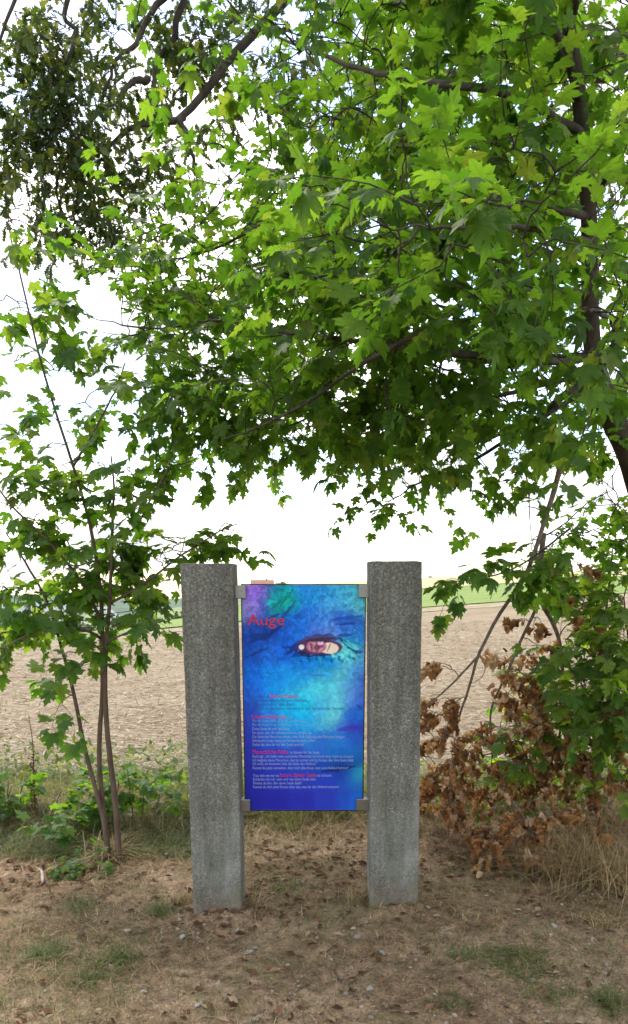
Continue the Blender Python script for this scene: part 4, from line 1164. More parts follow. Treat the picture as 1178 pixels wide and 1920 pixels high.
# ------------------------------------------------------------------ the young maple on the left
rng = np.random.default_rng(5)
SYP = 4.3
sb = at(208, 1600, SYP); sb[2] = verge_z(sb[0], sb[1]).item()
sap = thing('young_maple', sb, 'slender young maple with several thin stems, left of the left granite post', 'tree')
STEMS = [
    ([(203, 1612, SYP), (196, 1545, SYP), (180, 1480, SYP), (160, 1400, SYP + .02), (140, 1290, SYP + .05), (120, 1210, 4.4), (95, 1130, 4.4), (60, 1060, 4.4), (20, 990, 4.4)], .016, .004),
    ([(206, 1612, SYP), (189, 1470, SYP + .03), (187, 1380, SYP + .03), (192, 1300, SYP), (191, 1200, SYP), (189, 1130, SYP), (178, 1040, SYP), (160, 960, SYP), (135, 880, SYP), (105, 790, SYP), (75, 690, SYP), (50, 590, SYP), (30, 500, SYP), (12, 420, SYP)], .015, .003),
    ([(223, 1612, SYP), (219, 1530, SYP), (208, 1430, SYP - .02), (198, 1330, SYP - .03), (197, 1220, SYP - .03), (203, 1130, SYP - .04), (206, 1020, SYP - .05), (210, 930, SYP - .05), (205, 860, SYP)], .019, .004),
    ([(186, 1202, SYP), (159, 1184, 4.2), (89, 1178, 4.1), (10, 1215, 4.0)], .009, .004),
    ([(184, 1166, SYP), (153, 1099, 4.25), (107, 1035, 4.2), (30, 958, 4.1), (-20, 900, 4.1)], .010, .004),
    ([(203, 1120, SYP), (265, 1092, 4.25), (330, 1050, 4.25), (400, 1005, 4.2), (448, 985, 4.2)], .008, .003),
    ([(206, 1010, SYP), (250, 990, 4.3), (280, 950, 4.3), (306, 906, 4.3), (325, 860, 4.3)], .007, .003),
    ([(197, 1215, SYP), (235, 1190, 4.2), (285, 1165, 4.2)], .006, .003),
    ([(135, 880, SYP), (180, 800, 4.3), (215, 730, 4.35), (235, 690, 4.4)], .007, .003),
    ([(-60, 760, 4.0), (-20, 690, 3.9), (20, 620, 3.8), (40, 540, 3.8)], .007, .003),
]
sskel, sfull = [], []
for k, (pts, ra, rb2) in enumerate(STEMS[:-1]):
    P = smooth(pline(pts), 30); P = P + np.cumsum(rng.normal(0, .0025, P.shape), 0) * np.linspace(0, 1, 30)[:, None]
    if k < 3: P[0, 2] = verge_z(P[0, 0], P[0, 1]).item() - .05
    else: W0 = np.vstack(sfull); P = P + (W0[np.argmin(np.linalg.norm(W0 - P[0], axis=1))] - P[0]) * np.linspace(1, 0, 30)[:, None] ** 2
    sfull.append(P)
    mb = MB(); mb.tube(P, np.linspace(ra, rb2, 30), 8); mb.build('stem' if k < 3 else 'branch', M['stembark'], sap)
    sskel.append(P[12:] if k < 3 else P[3:])
sblobs = [(px, py, 4.3, .09, .16, .06, n) for (px, py, n) in [
    (40, 500, 3), (20, 570, 3), (95, 600, 2), (40, 680, 3), (110, 680, 3), (80, 760, 3), (20, 800, 2), (150, 780, 3), (205, 735, 3), (235, 690, 2), (120, 850, 3), (50, 900, 6), (180, 870, 3), (235, 890, 4),
    (100, 950, 6), (20, 960, 6), (170, 970, 4), (250, 950, 4), (60, 1030, 6), (120, 1060, 6), (205, 1030, 6), (20, 1110, 6), (80, 1120, 6), (165, 1100, 4), (240, 1080, 6), (290, 1110, 6), (310, 1050, 4),
    (20, 1190, 6), (100, 1170, 6), (245, 1160, 6), (140, 1240, 4), (380, 1000, 3), (430, 1000, 3), (345, 1020, 3), (135, 1310, 3), (30, 420, 3), (310, 930, 1), (230, 1040, 4), (130, 1120, 4)]]
lv = Leaves(MAPLE, 'maple'); tw = MB()
grow(sskel, blob_targets(sblobs, rng), rng, tw, maple_spray, leaves=lv, length=(.12, .26), r0=.004, opts=dict(size=(.058, .105), pairs=3, droop=.55, rad=.002))
o = tw.build('twigs', M['stembark'], sap); tag(o, kind='stuff')
lv.build(sap, M['sapling'], 300)
print('sapling leaves', len(lv.p))

# ------------------------------------------------------------------ low growth left: maple seedlings
def seedling(px, py, Y, h, n, label, spread=.12, seed=0, size=(.045, .085), name='maple_seedling', leafmat='sapling'):
    rg = np.random.default_rng(seed)
    b = at(px, py, Y); b[2] = verge_z(b[0], b[1]).item()
    t = thing(name, b, label, 'plant', 'low maple seedlings')
    lv_, tw_ = Leaves(MAPLE, 'maple'), MB()
    for k in range(n):
        a = rg.uniform(0, 2 * math.pi); off = rg.uniform(.0, spread)
        foot = b + [off * .5 * math.cos(a), off * .5 * math.sin(a), -.03]
        tip = b + [off * 1.6 * math.cos(a), off * 1.2 * math.sin(a), h * rg.uniform(.55, 1.0)]
        st = smooth(np.array([foot, (foot + tip) / 2 + rg.normal(0, .02, 3), tip]), 8)
        mb_ = MB(); mb_.tube(st, np.linspace(.005, .0025, 8), 5); mb_.build('stem', M['stembark'], t)
        for f in (3, 5, 6, 7):
            dv = unit(np.array([math.cos(a + rg.normal(0, .9)), math.sin(a + rg.normal(0, .9)), .25]))
            maple_spray(lv_, tw_, st[f], dv, rg.uniform(.05, .14), rg, size=size, pairs=2, droop=.45, rad=.0015)
    o_ = tw_.build('twigs', M['stembark'], t); tag(o_, kind='stuff')
    lv_.build(t, M[leafmat], 140)
    return t


seedling(258, 1520, 4.75, .46, 5, 'bright green maple seedling right of the young maple stems', .16, 1)
seedling(45, 1500, 4.9, .28, 5, 'maple seedling around the dark seed stalk, left of the young maple', .2, 2)
seedling(118, 1510, 4.6, .20, 4, 'low maple seedling just left of the young maple stems', .16, 3)
seedling(200, 1520, 4.9, .34, 4, 'maple seedling standing behind the young maple stems', .14, 4)
seedling(-30, 1500, 4.9, .34, 4, 'maple seedling cut by the left edge of the picture', .18, 6)
seedling(185, 1632, 4.15, .08, 3, 'tiny pale green seedling at the foot of the young maple', .08, 7, (.035, .055))

# dark dock stalk
b = at(66, 1495, 4.9); b[2] = verge_z(b[0], b[1]).item()
dock = thing('dock_stalk', b, 'dead dark brown dock stalk standing in low green seedlings at left', 'plant')
stp = smooth(np.array([b - [0, 0, .03], b + [-.005, 0, .2], at(62, 1400, 4.9), at(54, 1340, 4.9)]), 14)
mb = MB(); mb.tube(stp, np.linspace(.005, .002, 14), 5); mb.build('stem', M['seed'], dock)
rg = np.random.default_rng(4); mb = MB()
for k in range(240):
    f = rg.uniform(1, 8); i = int(f); p = stp[i] * (1 - f + i) + stp[i + 1] * (f - i) + rg.normal(0, .013, 3)
    d = unit(rg.normal(0, 1, 3)) * .007; s_ = unit(np.cross(d, rg.normal(0, 1, 3))) * .006
    mb.add(np.array([p - d, p + s_, p + d, p - s_]), [[0, 1, 2], [0, 2, 3]])
o = mb.build('seed_head', M['seed'], dock); tag(o, kind='stuff')

# ------------------------------------------------------------------ right side: broken boughs, withered leaves, green bush
rng = np.random.default_rng(77)


def hanging(label, polylines, wither_blobs, seed, loc_px, nsingle=220, wood='deadwood', size=(.045, .08), green=None, per=1):
    rg_ = np.random.default_rng(seed)
    b_ = at(*loc_px)
    t = thing('broken_bough', b_, label, 'branch', 'broken maple boughs')
    sk = []
    for pts, ra, rb2 in polylines:
        P_ = smooth(pline(pts), 22); P_ = P_ + np.cumsum(rg_.normal(0, .003, P_.shape), 0) * np.linspace(0, 1, 22)[:, None]
        mb_ = MB(); mb_.tube(P_, np.linspace(ra, rb2, 22), 7); mb_.build('branch', M[wood], t); sk.append(P_)
    if wither_blobs:
        lv_, tw_ = Leaves(WITHER, 'withered'), MB()
        grow(sk, blob_targets(wither_blobs, rg_), rg_, tw_, maple_spray, leaves=lv_, length=(.05, .15), r0=.004, opts=dict(size=size, pairs=5, droop=1.4, rad=.002))
        o_ = tw_.build('twigs', M[wood], t); tag(o_, kind='stuff')
        lv_.build(t, M['withered'], nsingle, 'withered_leaf', 'withered_foliage')
    return t


hanging('bare grey broken bough hanging from the maple towards the right granite post',
        [([(1059, 840, 4.05), (1040, 915, 4.1), (1021, 978, 4.15), (987, 1078, 4.2), (939, 1152, 4.25), (900, 1227, 4.3), (878, 1294, 4.35), (860, 1350, 4.4)], .015, .006),
         ([(900, 1227, 4.3), (855, 1275, 4.3), (815, 1315, 4.3), (797, 1333, 4.3)], .007, .003),
         ([(900, 1230, 4.3), (910, 1250, 4.3), (905, 1270, 4.3), (885, 1285, 4.3)], .003, .0015),
         ([(1025, 965, 4.15), (1000, 950, 4.1), (985, 958, 4.1)], .004, .002)],
        [(845, 1250, 4.3, .04, .06, .04, 2), (850, 1310, 4.35, .07, .12, .09, 5), (830, 1370, 4.4, .13, .18, .12, 12), (820, 1440, 4.4, .12, .2, .12, 12), (875, 1400, 4.45, .14, .2, .14, 13), (870, 1480, 4.45, .13, .2, .10, 11), (830, 1510, 4.4, .12, .2, .06, 5)],
        101, (835, 1545, 4.4), 260)
hanging('broken maple bough with withered brown leaves lying against the green bush',
        [([(1020, 1000, 4.3), (1013, 1060, 4.35), (1013, 1122, 4.4), (1040, 1176, 4.45), (1050, 1216, 4.45), (1057, 1274, 4.5), (1060, 1340, 4.5), (1050, 1420, 4.5)], .015, .007),
         ([(1013, 1120, 4.4), (996, 1162, 4.4), (973, 1210, 4.4), (956, 1257, 4.4), (942, 1291, 4.4), (925, 1335, 4.4), (930, 1420, 4.4)], .010, .005),
         ([(1057, 1237, 4.45), (1094, 1284, 4.35), (1128, 1318, 4.3)], .005, .003),
         ([(1065, 1040, 4.4), (1080, 1090, 4.4), (1110, 1150, 4.4), (1130, 1200, 4.4)], .007, .003)],
        [(1070, 1080, 4.4, .06, .1, .08, 2), (1075, 1130, 4.4, .07, .1, .08, 2), (1060, 1060, 4.4, .04, .1, .05, 2), (996, 1162, 4.4, .05, .06, .04, 3), (1125, 1190, 4.4, .05, .1, .10, 3), (1020, 1215, 4.4, .05, .1, .04, 2), (965, 1250, 4.4, .07, .12, .07, 5),
         (970, 1300, 4.4, .07, .12, .10, 7), (1010, 1340, 4.45, .10, .18, .10, 7), (960, 1370, 4.4, .10, .15, .12, 10), (1050, 1410, 4.4, .12, .2, .12, 11), (1000, 1450, 4.4, .14, .2, .12, 14), (1060, 1310, 4.4, .08, .15, .06, 4), (1020, 1510, 4.35, .14, .2, .08, 11),
         (930, 1440, 4.4, .08, .15, .1, 5)],
        102, (990, 1560, 4.4), 300)
hanging('heap of crumpled brown maple leaves low at the right edge beside the dry grass',
        [([(1090, 1330, 4.3), (1110, 1400, 4.25), (1130, 1470, 4.2), (1150, 1520, 4.2)], .008, .004)],
        [(1100, 1400, 4.3, .12, .15, .12, 8), (1120, 1340, 4.35, .08, .15, .08, 4), (1150, 1450, 4.25, .10, .15, .1, 6), (1090, 1500, 4.3, .14, .2, .06, 8), (1160, 1380, 4.3, .08, .15, .1, 4)],
        103, (1130, 1545, 4.25), 150)
hanging('trail of withered maple leaves on the ground below the broken bough',
        [([(960, 1500, 4.3), (990, 1545, 4.2), (1000, 1580, 4.1), (1020, 1600, 4.05)], .006, .003)],
        [(990, 1560, 4.2, .12, .15, .05, 7), (915, 1570, 4.15, .05, .1, .04, 4), (920, 1590, 4.1, .05, .08, .03, 4), (1000, 1590, 4.1, .06, .08, .03, 4), (950, 1530, 4.3, .14, .15, .05, 5)],
        104, (985, 1600, 4.1), 120)

bb_ = at(1110, 1500, 4.9); bb_[2] = verge_z(bb_[0], bb_[1]).item()
bush = thing('maple_bush', bb_, 'dense green maple bush behind the withered boughs at the right edge', 'bush')
rng = np.random.default_rng(15)
bsk = []
for pts in [[(1110, 1510, 4.9), (1115, 1400, 4.9), (1120, 1250, 4.9), (1140, 1120, 4.9), (1150, 1020, 4.9)], [(1120, 1510, 4.9), (1085, 1400, 4.8), (1060, 1300, 4.75), (1040, 1230, 4.7)],
            [(1130, 1510, 4.9), (1160, 1400, 4.8), (1180, 1250, 4.7), (1170, 1120, 4.7)], [(1100, 1510, 5.0), (1040, 1440, 5.0), (990, 1380, 5.0), (960, 1330, 5.0)], [(1140, 1510, 5.0), (1200, 1400, 5.0), (1250, 1250, 5.0), (1260, 1100, 5.0)]]:
    P = smooth(pline(pts), 22); P[0, 2] = verge_z(P[0, 0], P[0, 1]).item() - .05
    mb = MB(); mb.tube(P, np.linspace(.014, .004, 22), 7); mb.build('stem', M['bark'], bush); bsk.append(P[4:])
bblobs = [(1150, 1080, 4.7, .12, .3, .12, 12), (1110, 1130, 4.6, .14, .3, .12, 12), (1160, 1180, 4.45, .14, .3, .14, 12), (1090, 1210, 4.45, .14, .3, .12, 12), (1150, 1270, 4.35, .16, .3, .14, 20), (1070, 1270, 4.45, .12, .3, .10, 8),
          (1020, 1290, 4.85, .10, .2, .08, 5), (1110, 1340, 4.35, .18, .25, .14, 18), (1050, 1360, 4.8, .15, .3, .14, 9), (985, 1395, 4.4, .12, .25, .12, 9), (960, 1330, 4.9, .10, .2, .08, 4), (1160, 1380, 4.3, .12, .3, .14, 9), (1080, 1430, 4.8, .18, .3, .10, 9), (985, 1440, 4.75, .10, .2, .08, 5),
          (960, 1420, 4.8, .07, .2, .06, 4), (1120, 1230, 4.15, .16, .12, .14, 12), (1150, 1330, 4.1, .12, .12, .14, 12), (1090, 1300, 4.15, .12, .1, .10, 7), (1160, 1150, 4.3, .10, .15, .12, 7), (1060, 1200, 4.3, .08, .1, .07, 4), (1165, 1430, 4.1, .08, .1, .1, 5), (1250, 1250, 4.9, .3, .5, .4, 27), (1280, 1420, 4.8, .3, .5, .2, 15), (860, 1480, 4.8, .06, .15, .1, 3), (800, 1420, 4.9, .03, .15, .1, 3)]
lv = Leaves(MAPLE, 'maple'); tw = MB()
grow(bsk, blob_targets(bblobs, rng), rng, tw, maple_spray, leaves=lv, length=(.1, .22), r0=.005, opts=dict(size=(.05, .085), pairs=3, droop=.45, rad=.002))
o = tw.build('twigs', M['bark'], bush); tag(o, kind='stuff')
lv.build(bush, M['bush'], 300)
# the small green spray hanging in front of the far field, right of the post
rng = np.random.default_rng(19)
gb = at(1040, 1030, 4.1)
spr = thing('hanging_maple_twig', gb, 'thin maple twig with a few green leaves hanging before the green field', 'branch')
P = smooth(pline([(1070, 990, 4.2), (1020, 1030, 4.1), (975, 1060, 4.0), (930, 1078, 3.95), (890, 1085, 3.9), (850, 1090, 3.9)]), 16)
mb = MB(); mb.tube(P, np.linspace(.006, .002, 16), 6); mb.build('branch', M['bark'], spr)
lv = Leaves(MAPLE, 'maple'); tw = MB()
grow([P], blob_targets([(850, 1090, 3.9, .05, .06, .03, 3), (885, 1080, 3.9, .04, .06, .03, 2), (840, 1130, 3.9, .02, .04, .02, 1), (930, 1060, 3.95, .06, .06, .05, 4), (985, 1060, 4.0, .07, .08, .05, 5), (1030, 1040, 4.1, .08, .1, .05, 6), (1000, 1090, 4.05, .05, .08, .04, 3), (1040, 1085, 4.1, .05, .08, .04, 3)], rng),
     rng, tw, maple_spray, leaves=lv, length=(.06, .13), r0=.003, opts=dict(size=(.06, .085), pairs=2, droop=.7, rad=.0016))
o = tw.build('twigs', M['bark'], spr); tag(o, kind='stuff')
lv.build(spr, M['sapling'], 200)

# ------------------------------------------------------------------ grass, straw, litter
def blades(name, pos, h, lean, width, material, label, cat, rng, parent=None, zf=verge_z, seg=3, flat=False):
    n = len(pos)
    a = rng.uniform(0, 2 * math.pi, n)
    hd = np.stack([np.cos(a), np.sin(a), np.zeros(n)], -1)
    side = np.stack([-np.sin(a), np.cos(a), np.zeros(n)], -1)
    base = np.column_stack([pos[:, 0], pos[:, 1], zf(pos[:, 0], pos[:, 1]) - 0.004])
    ln = lean
    rows = []
    for k in range(seg + 1):
        f = k / seg
        c = base + hd * (h * ln * f ** 1.6)[:, None] + np.array([0, 0, 1.0]) * (h * (f - .5 * np.clip(ln, 0, 1.9) * f ** 2.2))[:, None]
        w_ = width * (1 - f) ** .7 * .5 if k < seg else width * 0.04
        rows.append(c - side * w_[:, None]); rows.append(c + side * w_[:, None])
    V = np.stack(rows, 1)
    m_ = 2 * (seg + 1)
    q = np.array([[2 * k, 2 * k + 1, 2 * k + 3, 2 * k + 2] for k in range(seg)])
    F = (q[None] + (np.arange(n) * m_)[:, None, None]).reshape(-1, 4)
    o_ = obj(name, V.reshape(-1, 3), F, material, parent)
    return o_


def scatter(n, x0, x1, y0, y1, rng, dens=None):
    p = np.column_stack([rng.uniform(x0, x1, n), rng.uniform(y0, y1, n)])
    if dens is not None:
        p = p[rng.random(n) < dens(p[:, 0], p[:, 1])]
    return p


rg = np.random.default_rng(90)
# short dead grass all over the verge, thinner where the soil shows
p = scatter(105000, -3.0, 3.0, 1.3, 5.9, rg, lambda x, y: np.clip(.38 + 2.0 * fbm(x * 1.1, y * 1.1, 111, 3), .06, 1))
n = len(p)
o = blades('dead_grass', p, rg.uniform(.02, .07, n), rg.uniform(.6, 2.4, n), rg.uniform(.0018, .0045, n), M['matted'], '', '', rg, seg=2)
tag(o, 'short dead straw-coloured grass covering the bare verge', 'dead grass', kind='stuff')
p = scatter(75000, -3.2, 3.2, 1.3, 5.9, rg, lambda x, y: np.clip(.07 + 2.6 * (fbm(x * 1.0 + 7, y * 1.0, 117, 3) - .02) + .35 * (x < -.7) * (y < 3.9) + .3 * np.exp(-((y - 4.9) / .5) ** 2), 0, 1) * .75)
n = len(p)
o = blades('green_grass', p, rg.uniform(.025, .08, n), rg.uniform(.2, 1.6, n), rg.uniform(.0022, .0045, n), M['grass'], '', '', rg, seg=2)
tag(o, 'thin patches of green grass in the trodden verge', 'grass', kind='stuff')
# longer matted grass at the foot of the hedge
p = scatter(15000, -3.6, 3.6, 4.55, 5.9, rg, lambda x, y: np.clip(.6 + fbm(x * 1.4, y * 1.4, 121, 3) * 1.5, 0, 1))
n = len(p)
o = blades('matted_grass', p, rg.uniform(.08, .26, n), rg.uniform(.5, 2.0, n), rg.uniform(.002, .004, n), M['straw'], '', '', rg, seg=4)
tag(o, 'matted long dry grass along the field edge', 'dry grass', kind='stuff')
p = scatter(20000, -3.6, 3.6, 4.9, 6.3, rg, lambda x, y: np.clip(.35 + fbm(x * 1.4 + 3, y * 1.4, 123, 3) * 2.0, 0, 1))
n = len(p)
o = blades('field_edge_weeds', p, rg.uniform(.06, .27, n), rg.uniform(.1, 1.4, n), rg.uniform(.003, .0065, n), M['weed'], '', '', rg, seg=4)
tag(o, 'green weeds and grass growing along the edge of the stubble field', 'weeds', kind='stuff')
p = scatter(16000, -3.4, -.45, 4.3, 5.15, rg, lambda x, y: np.clip(.55 + fbm(x * 1.6 + 5, y * 1.6, 127, 3) * 2.0, 0, 1) * np.clip((-.3 - x) * 3, 0, 1))
n = len(p)
o = blades('shaded_grass', p, rg.uniform(.04, .15, n), rg.uniform(.4, 2.0, n), rg.uniform(.0025, .005, n), M['grass'], '', '', rg, seg=3)
tag(o, 'longer green grass in the shade around the young maple', 'grass', kind='stuff')
# small-leaved weeds along the edge
p = scatter(15000, -3.6, 3.6, 4.9, 6.3, rg, lambda x, y: np.clip(.3 + .25 * (x < -.5) + fbm(x * 1.2 + 11, y * 1.6, 125, 3) * 3, 0, 1))
n = len(p); hz = .02 + .30 * rg.random(n) ** 1.7 * np.where(p[:, 0] < -.5, 1.1, .8); mb_v = []
c = np.column_stack([p, verge_z(p[:, 0], p[:, 1]) + hz])
d = unit(rg.normal(0, 1, (n, 3)) * [1, 1, .5]); s_ = unit(np.cross(d, UP + rg.normal(0, .4, (n, 3))))
L = rg.uniform(.014, .05, n)[:, None]
V = np.stack([c - d * L, c + s_ * L * .4, c + d * L, c - s_ * L * .4], 1).reshape(-1, 3)
o = obj('weed_leaves', V, np.arange(n * 4).reshape(-1, 4), M['weed'])
tag(o, 'small leaves of low weeds behind the granite posts', 'weeds', kind='stuff')


def ground_hit(px, py):
    Y = np.arange(1.2, 7, .004)
    d_ = at(px, py, 1.0) - [0, 0, EYE]
    q = np.array([0, 0, EYE]) + d_ * Y[:, None]
    i = int(np.argmax(q[:, 2] <= verge_z(q[:, 0], q[:, 1])))
    r = q[i].copy(); r[2] = verge_z(r[0], r[1]).item()
    return r


def tuft(px, py, n, spread, h, material, label, name, cat, group, seed, lean=(.3, 1.6), width=(.0028, .005), seg=3):
    rg_ = np.random.default_rng(seed)
    b_ = ground_hit(px, py)
    pp = b_[:2] + rg_.normal(0, 1, (n, 2)) * spread
    o_ = blades(name, pp, rg_.uniform(.5, 1, n) * h, rg_.uniform(*lean, n), rg_.uniform(*width, n), M[material], '', '', rg_, seg=seg)
    me = o_.data
    co = np.empty(len(me.vertices) * 3, np.float32); me.vertices.foreach_get('co', co)
    me.vertices.foreach_set('co', (co.reshape(-1, 3) - b_.astype(np.float32)).ravel()); me.update()
    o_.location = [float(v) for v in b_]; WLOC[o_.name] = b_
    tag(o_, label, cat, group)
    return o_


G_ = 'small grass tufts on the verge'
for k, (px, py, n, sp, h, mt, lab) in enumerate([
    (155, 1700, 160, .05, .07, 'grass', 'green grass tuft on the verge below the young maple'),
    (85, 1790, 300, .04, .07, 'grass', 'wide grey-green grass tuft near the lower left edge'),
    (225, 1800, 280, .038, .06, 'grass', 'green grass tuft left of the left post, in front of it'),
    (300, 1712, 110, .03, .08, 'grass', 'small green tuft just left of the left post foot'),
    (345, 1695, 120, .03, .10, 'straw', 'reddish dry tuft touching the left post foot'),
    (480, 1700, 90, .025, .11, 'straw', 'dry grass tuft at the right side of the left post foot'),
    (170, 1840, 160, .035, .06, 'grass', 'green tuft at the bottom left of the verge'),
    (540, 1668, 130, .05, .07, 'grass', 'green tuft on the ground between the two posts'),
    (535, 1550, 160, .07, .16, 'weed', 'green grass tuft under the sign, behind the posts'),
    (610, 1530, 160, .08, .18, 'straw', 'tall pale dry tuft under the sign, behind the posts'),
    (672, 1680, 110, .03, .10, 'straw', 'dry grass tuft at the left side of the right post foot'),
    (860, 1700, 120, .06, .06, 'straw', 'dry tuft right of the right post foot'),
    (870, 1790, 110, .04, .05, 'grass', 'thin green tuft left of the moss cushion'),
    (1130, 1735, 140, .04, .09, 'straw', 'dry tuft at the right edge below the tall dry grass'),
    (1020, 1870, 120, .05, .05, 'grass', 'green tuft near the lower right corner'),
    (840, 1880, 100, .04, .05, 'grass', 'thin green tuft at the bottom, right of the centre'),
    (1140, 1880, 180, .04, .07, 'grass', 'grey-green tuft in the lower right corner'),
]):
    tuft(px, py, n, sp, h, mt, lab, 'grass_tuft', 'grass tuft', G_, 200 + k)
tuft(206, 1606, 170, .05, .24, 'straw', 'tangle of dry stalks around the foot of the young maple', 'dry_grass_clump', 'dry grass', None, 340, (.4, 2.0), (.003, .006), 5)
tuft(965, 1800, 3000, .09, .022, 'moss', 'round cushion of green moss on the ground at the lower right', 'moss_cushion', 'moss', None, 300, (.2, 2.0), (.002, .004), 2)
for k, (px, py, n, sp, h, lab) in enumerate([
    (1150, 1660, 420, .13, .50, 'tall arching clump of dry yellow grass at the right edge'),
    (1080, 1640, 300, .12, .40, 'dry yellow grass clump left of the tallest one at the right edge'),
    (1030, 1600, 220, .10, .26, 'short greenish dry grass clump beside the withered leaves'),
    (1190, 1560, 320, .14, .50, 'dry grass clump behind the tallest one, cut by the right edge'),
]):
    tuft(px, py, n, sp, h, 'straw', lab, 'dry_grass_clump', 'dry grass', 'dry grass clumps at the right edge', 320 + k, (.3, 1.7), (.003, .0055), 6)

# leaf litter and gravel
p = scatter(15000, -3, 3, 1.35, 5.8, rg, lambda x, y: np.clip(.25 + 1.5 * fbm(x * 1.3, y * 1.3, 131, 3) + .5 * np.exp(-((x - 1.2) ** 2 + (y - 4.2) ** 2) / .5) + .3 * np.exp(-((y - 4.3) / .5) ** 2) + .8 * np.exp(-((x + .43) ** 2 + (y - 3.55) ** 2) / .06) + .8 * np.exp(-((x - .36) ** 2 + (y - 3.55) ** 2) / .06), .03, 1))
n = len(p); d = unit(np.column_stack([rg.normal(0, 1, (n, 2)), rg.normal(0, .22, n)])); nn = unit(np.column_stack([rg.normal(0, .35, (n, 2)), np.ones(n)]))
s_ = unit(np.cross(d, nn)); c = np.column_stack([p, verge_z(p[:, 0], p[:, 1]) + .006]); L = rg.uniform(.008, .03, n)[:, None]
V = np.stack([c - d * L, c + s_ * L * .55 + nn * L * .3, c + d * L + nn * L * .15, c - s_ * L * .5 + nn * L * .25, c], 1).reshape(-1, 3)
T = (np.array([[0, 1, 4], [1, 2, 4], [2, 3, 4], [3, 0, 4]])[None] + (np.arange(n) * 5)[:, None, None]).reshape(-1, 3)
o = obj('leaf_litter', V, T, M['litter'], None, False); tag(o, 'small brown leaf fragments strewn over the verge', 'leaf litter', kind='stuff')

import bmesh
bm = bmesh.new(); bmesh.ops.create_icosphere(bm, subdivisions=1, radius=1); bm.verts.index_update()
IV = np.array([v.co[:] for v in bm.verts]); IT = np.array([[v.index for v in f.verts] for f in bm.faces]); bm.free()
p = scatter(10000, -2.4, 2.4, 1.35, 4.2, rg, lambda x, y: np.clip(.25 + 1.8 * fbm(x * 1.5 + 5, y * 1.5, 141, 3) + .35 * np.exp(-((y - 2.2) / .7) ** 2) * (x > -.6), .03, 1))
n = len(p); r_ = rg.gamma(2.2, .0018, n) + .002
jit = 1 + rg.normal(0, .2, (n, len(IV), 1)); sq = rg.uniform(.5, 1.2, (n, 1, 3))
V = IV[None] * jit * sq * r_[:, None, None] + np.column_stack([p, verge_z(p[:, 0], p[:, 1]) + r_ * .25])[:, None, :]
T = (IT[None] + (np.arange(n) * len(IV))[:, None, None]).reshape(-1, 3)
o = obj('gravel', V.reshape(-1, 3), T, M['gravel'], None, False); tag(o, 'fine gravel scattered in the trodden soil', 'gravel', kind='stuff')


# single pale stones
SM = []
for k in range(5):
    r3 = np.random.default_rng(400 + k)
    bm = bmesh.new(); bmesh.ops.create_icosphere(bm, subdivisions=2, radius=1)
    for v in bm.verts:
        f = 1 + .22 * r3.normal()
        v.co = Vector((v.co.x * f, v.co.y * f * .8, v.co.z * f * .5))
    bm.verts.index_update()
    SM.append(make_mesh('stone', np.array([v.co[:] for v in bm.verts]), np.array([[v.index for v in f.verts] for f in bm.faces]), M['stone'], False)); bm.free()
STONES = [(342, 1758, 13, 'pale stone below the left post foot'), (372, 1760, 9, 'small stone just right of the pale stone below the left post'), (467, 1786, 18, 'largest pale stone, right of the left post foot'), (478, 1778, 9, 'small stone touching the largest pale stone'), (424, 1732, 9, 'small stone close under the left post foot'), (445, 1745, 8, 'small stone between the left post foot and the largest pale stone'),
          (662, 1742, 12, 'pale stone left of the right post foot'), (685, 1732, 11, 'small stone nearest the left corner of the right post foot'), (670, 1758, 17, 'flat whitish stone below the right post foot'), (802, 1702, 12, 'whitish stone right of the right post foot'), (839, 1744, 12, 'white stone on the bare soil right of the right post'), (718, 1788, 14, 'pale stone low between right post and moss'), (783, 1786, 10, 'small stone on bare soil straight below the right post'),
          (1039, 1738, 12, 'pale stone below the dry grass on the right'), (1105, 1742, 9, 'small stone at the far right below the dry grass'), (650, 1865, 11, 'small stone left of the rounded beige stone near the bottom'), (693, 1855, 14, 'rounded beige stone near the bottom centre'), (765, 1900, 10, 'small stone at the bottom edge, right of the centre'), (620, 1800, 9, 'small stone beside twigs below the gap between the posts'), (270, 1862, 12, 'pale stone at the bottom left of the centre'), (143, 1770, 12, 'pale stone at left in thin grass'),
          (86, 1860, 9, 'small stone in the lower left corner'), (325, 1630, 9, 'small stone behind and left of the left post'), (640, 1835, 9, 'small stone beside the short thick twig at the bottom'), (910, 1890, 9, 'small stone at the bottom edge below the moss cushion'), (1000, 1840, 10, 'small stone just below the moss cushion on its right'), (1137, 1810, 9, 'small stone at the right edge level with the moss cushion'), (560, 1850, 9, 'small stone at the bottom, left of the short thick twig'), (370, 1885, 10, 'small stone at the bottom, below the left post'), (480, 1912, 14, 'pale stone at the bottom edge'), (846, 1672, 7, 'small stone behind and right of the right post'), (540, 1810, 8, 'small stone below the largest pale stone, towards the centre'), (740, 1690, 7, 'small stone hard against the front of the right post')]
r3 = np.random.default_rng(55)
for k, (px, py, wpx, lab) in enumerate(STONES):
    q_ = ground_hit(px, py)
    s = wpx * .5 * np.linalg.norm(q_ - [0, 0, EYE]) / FPX
    o = bpy.data.objects.new('stone', SM[k % 5]); col.objects.link(o)
    o.location = (float(q_[0]), float(q_[1]), float(q_[2] + s * .18)); o.scale = (s, s, s * r3.uniform(.8, 1.2)); o.rotation_euler = (r3.normal(0, .2), r3.normal(0, .2), r3.uniform(0, 6.28))
    tag(o, lab or 'small pale stone lying in the trodden soil around the post feet', 'stone', 'stones lying on the verge')

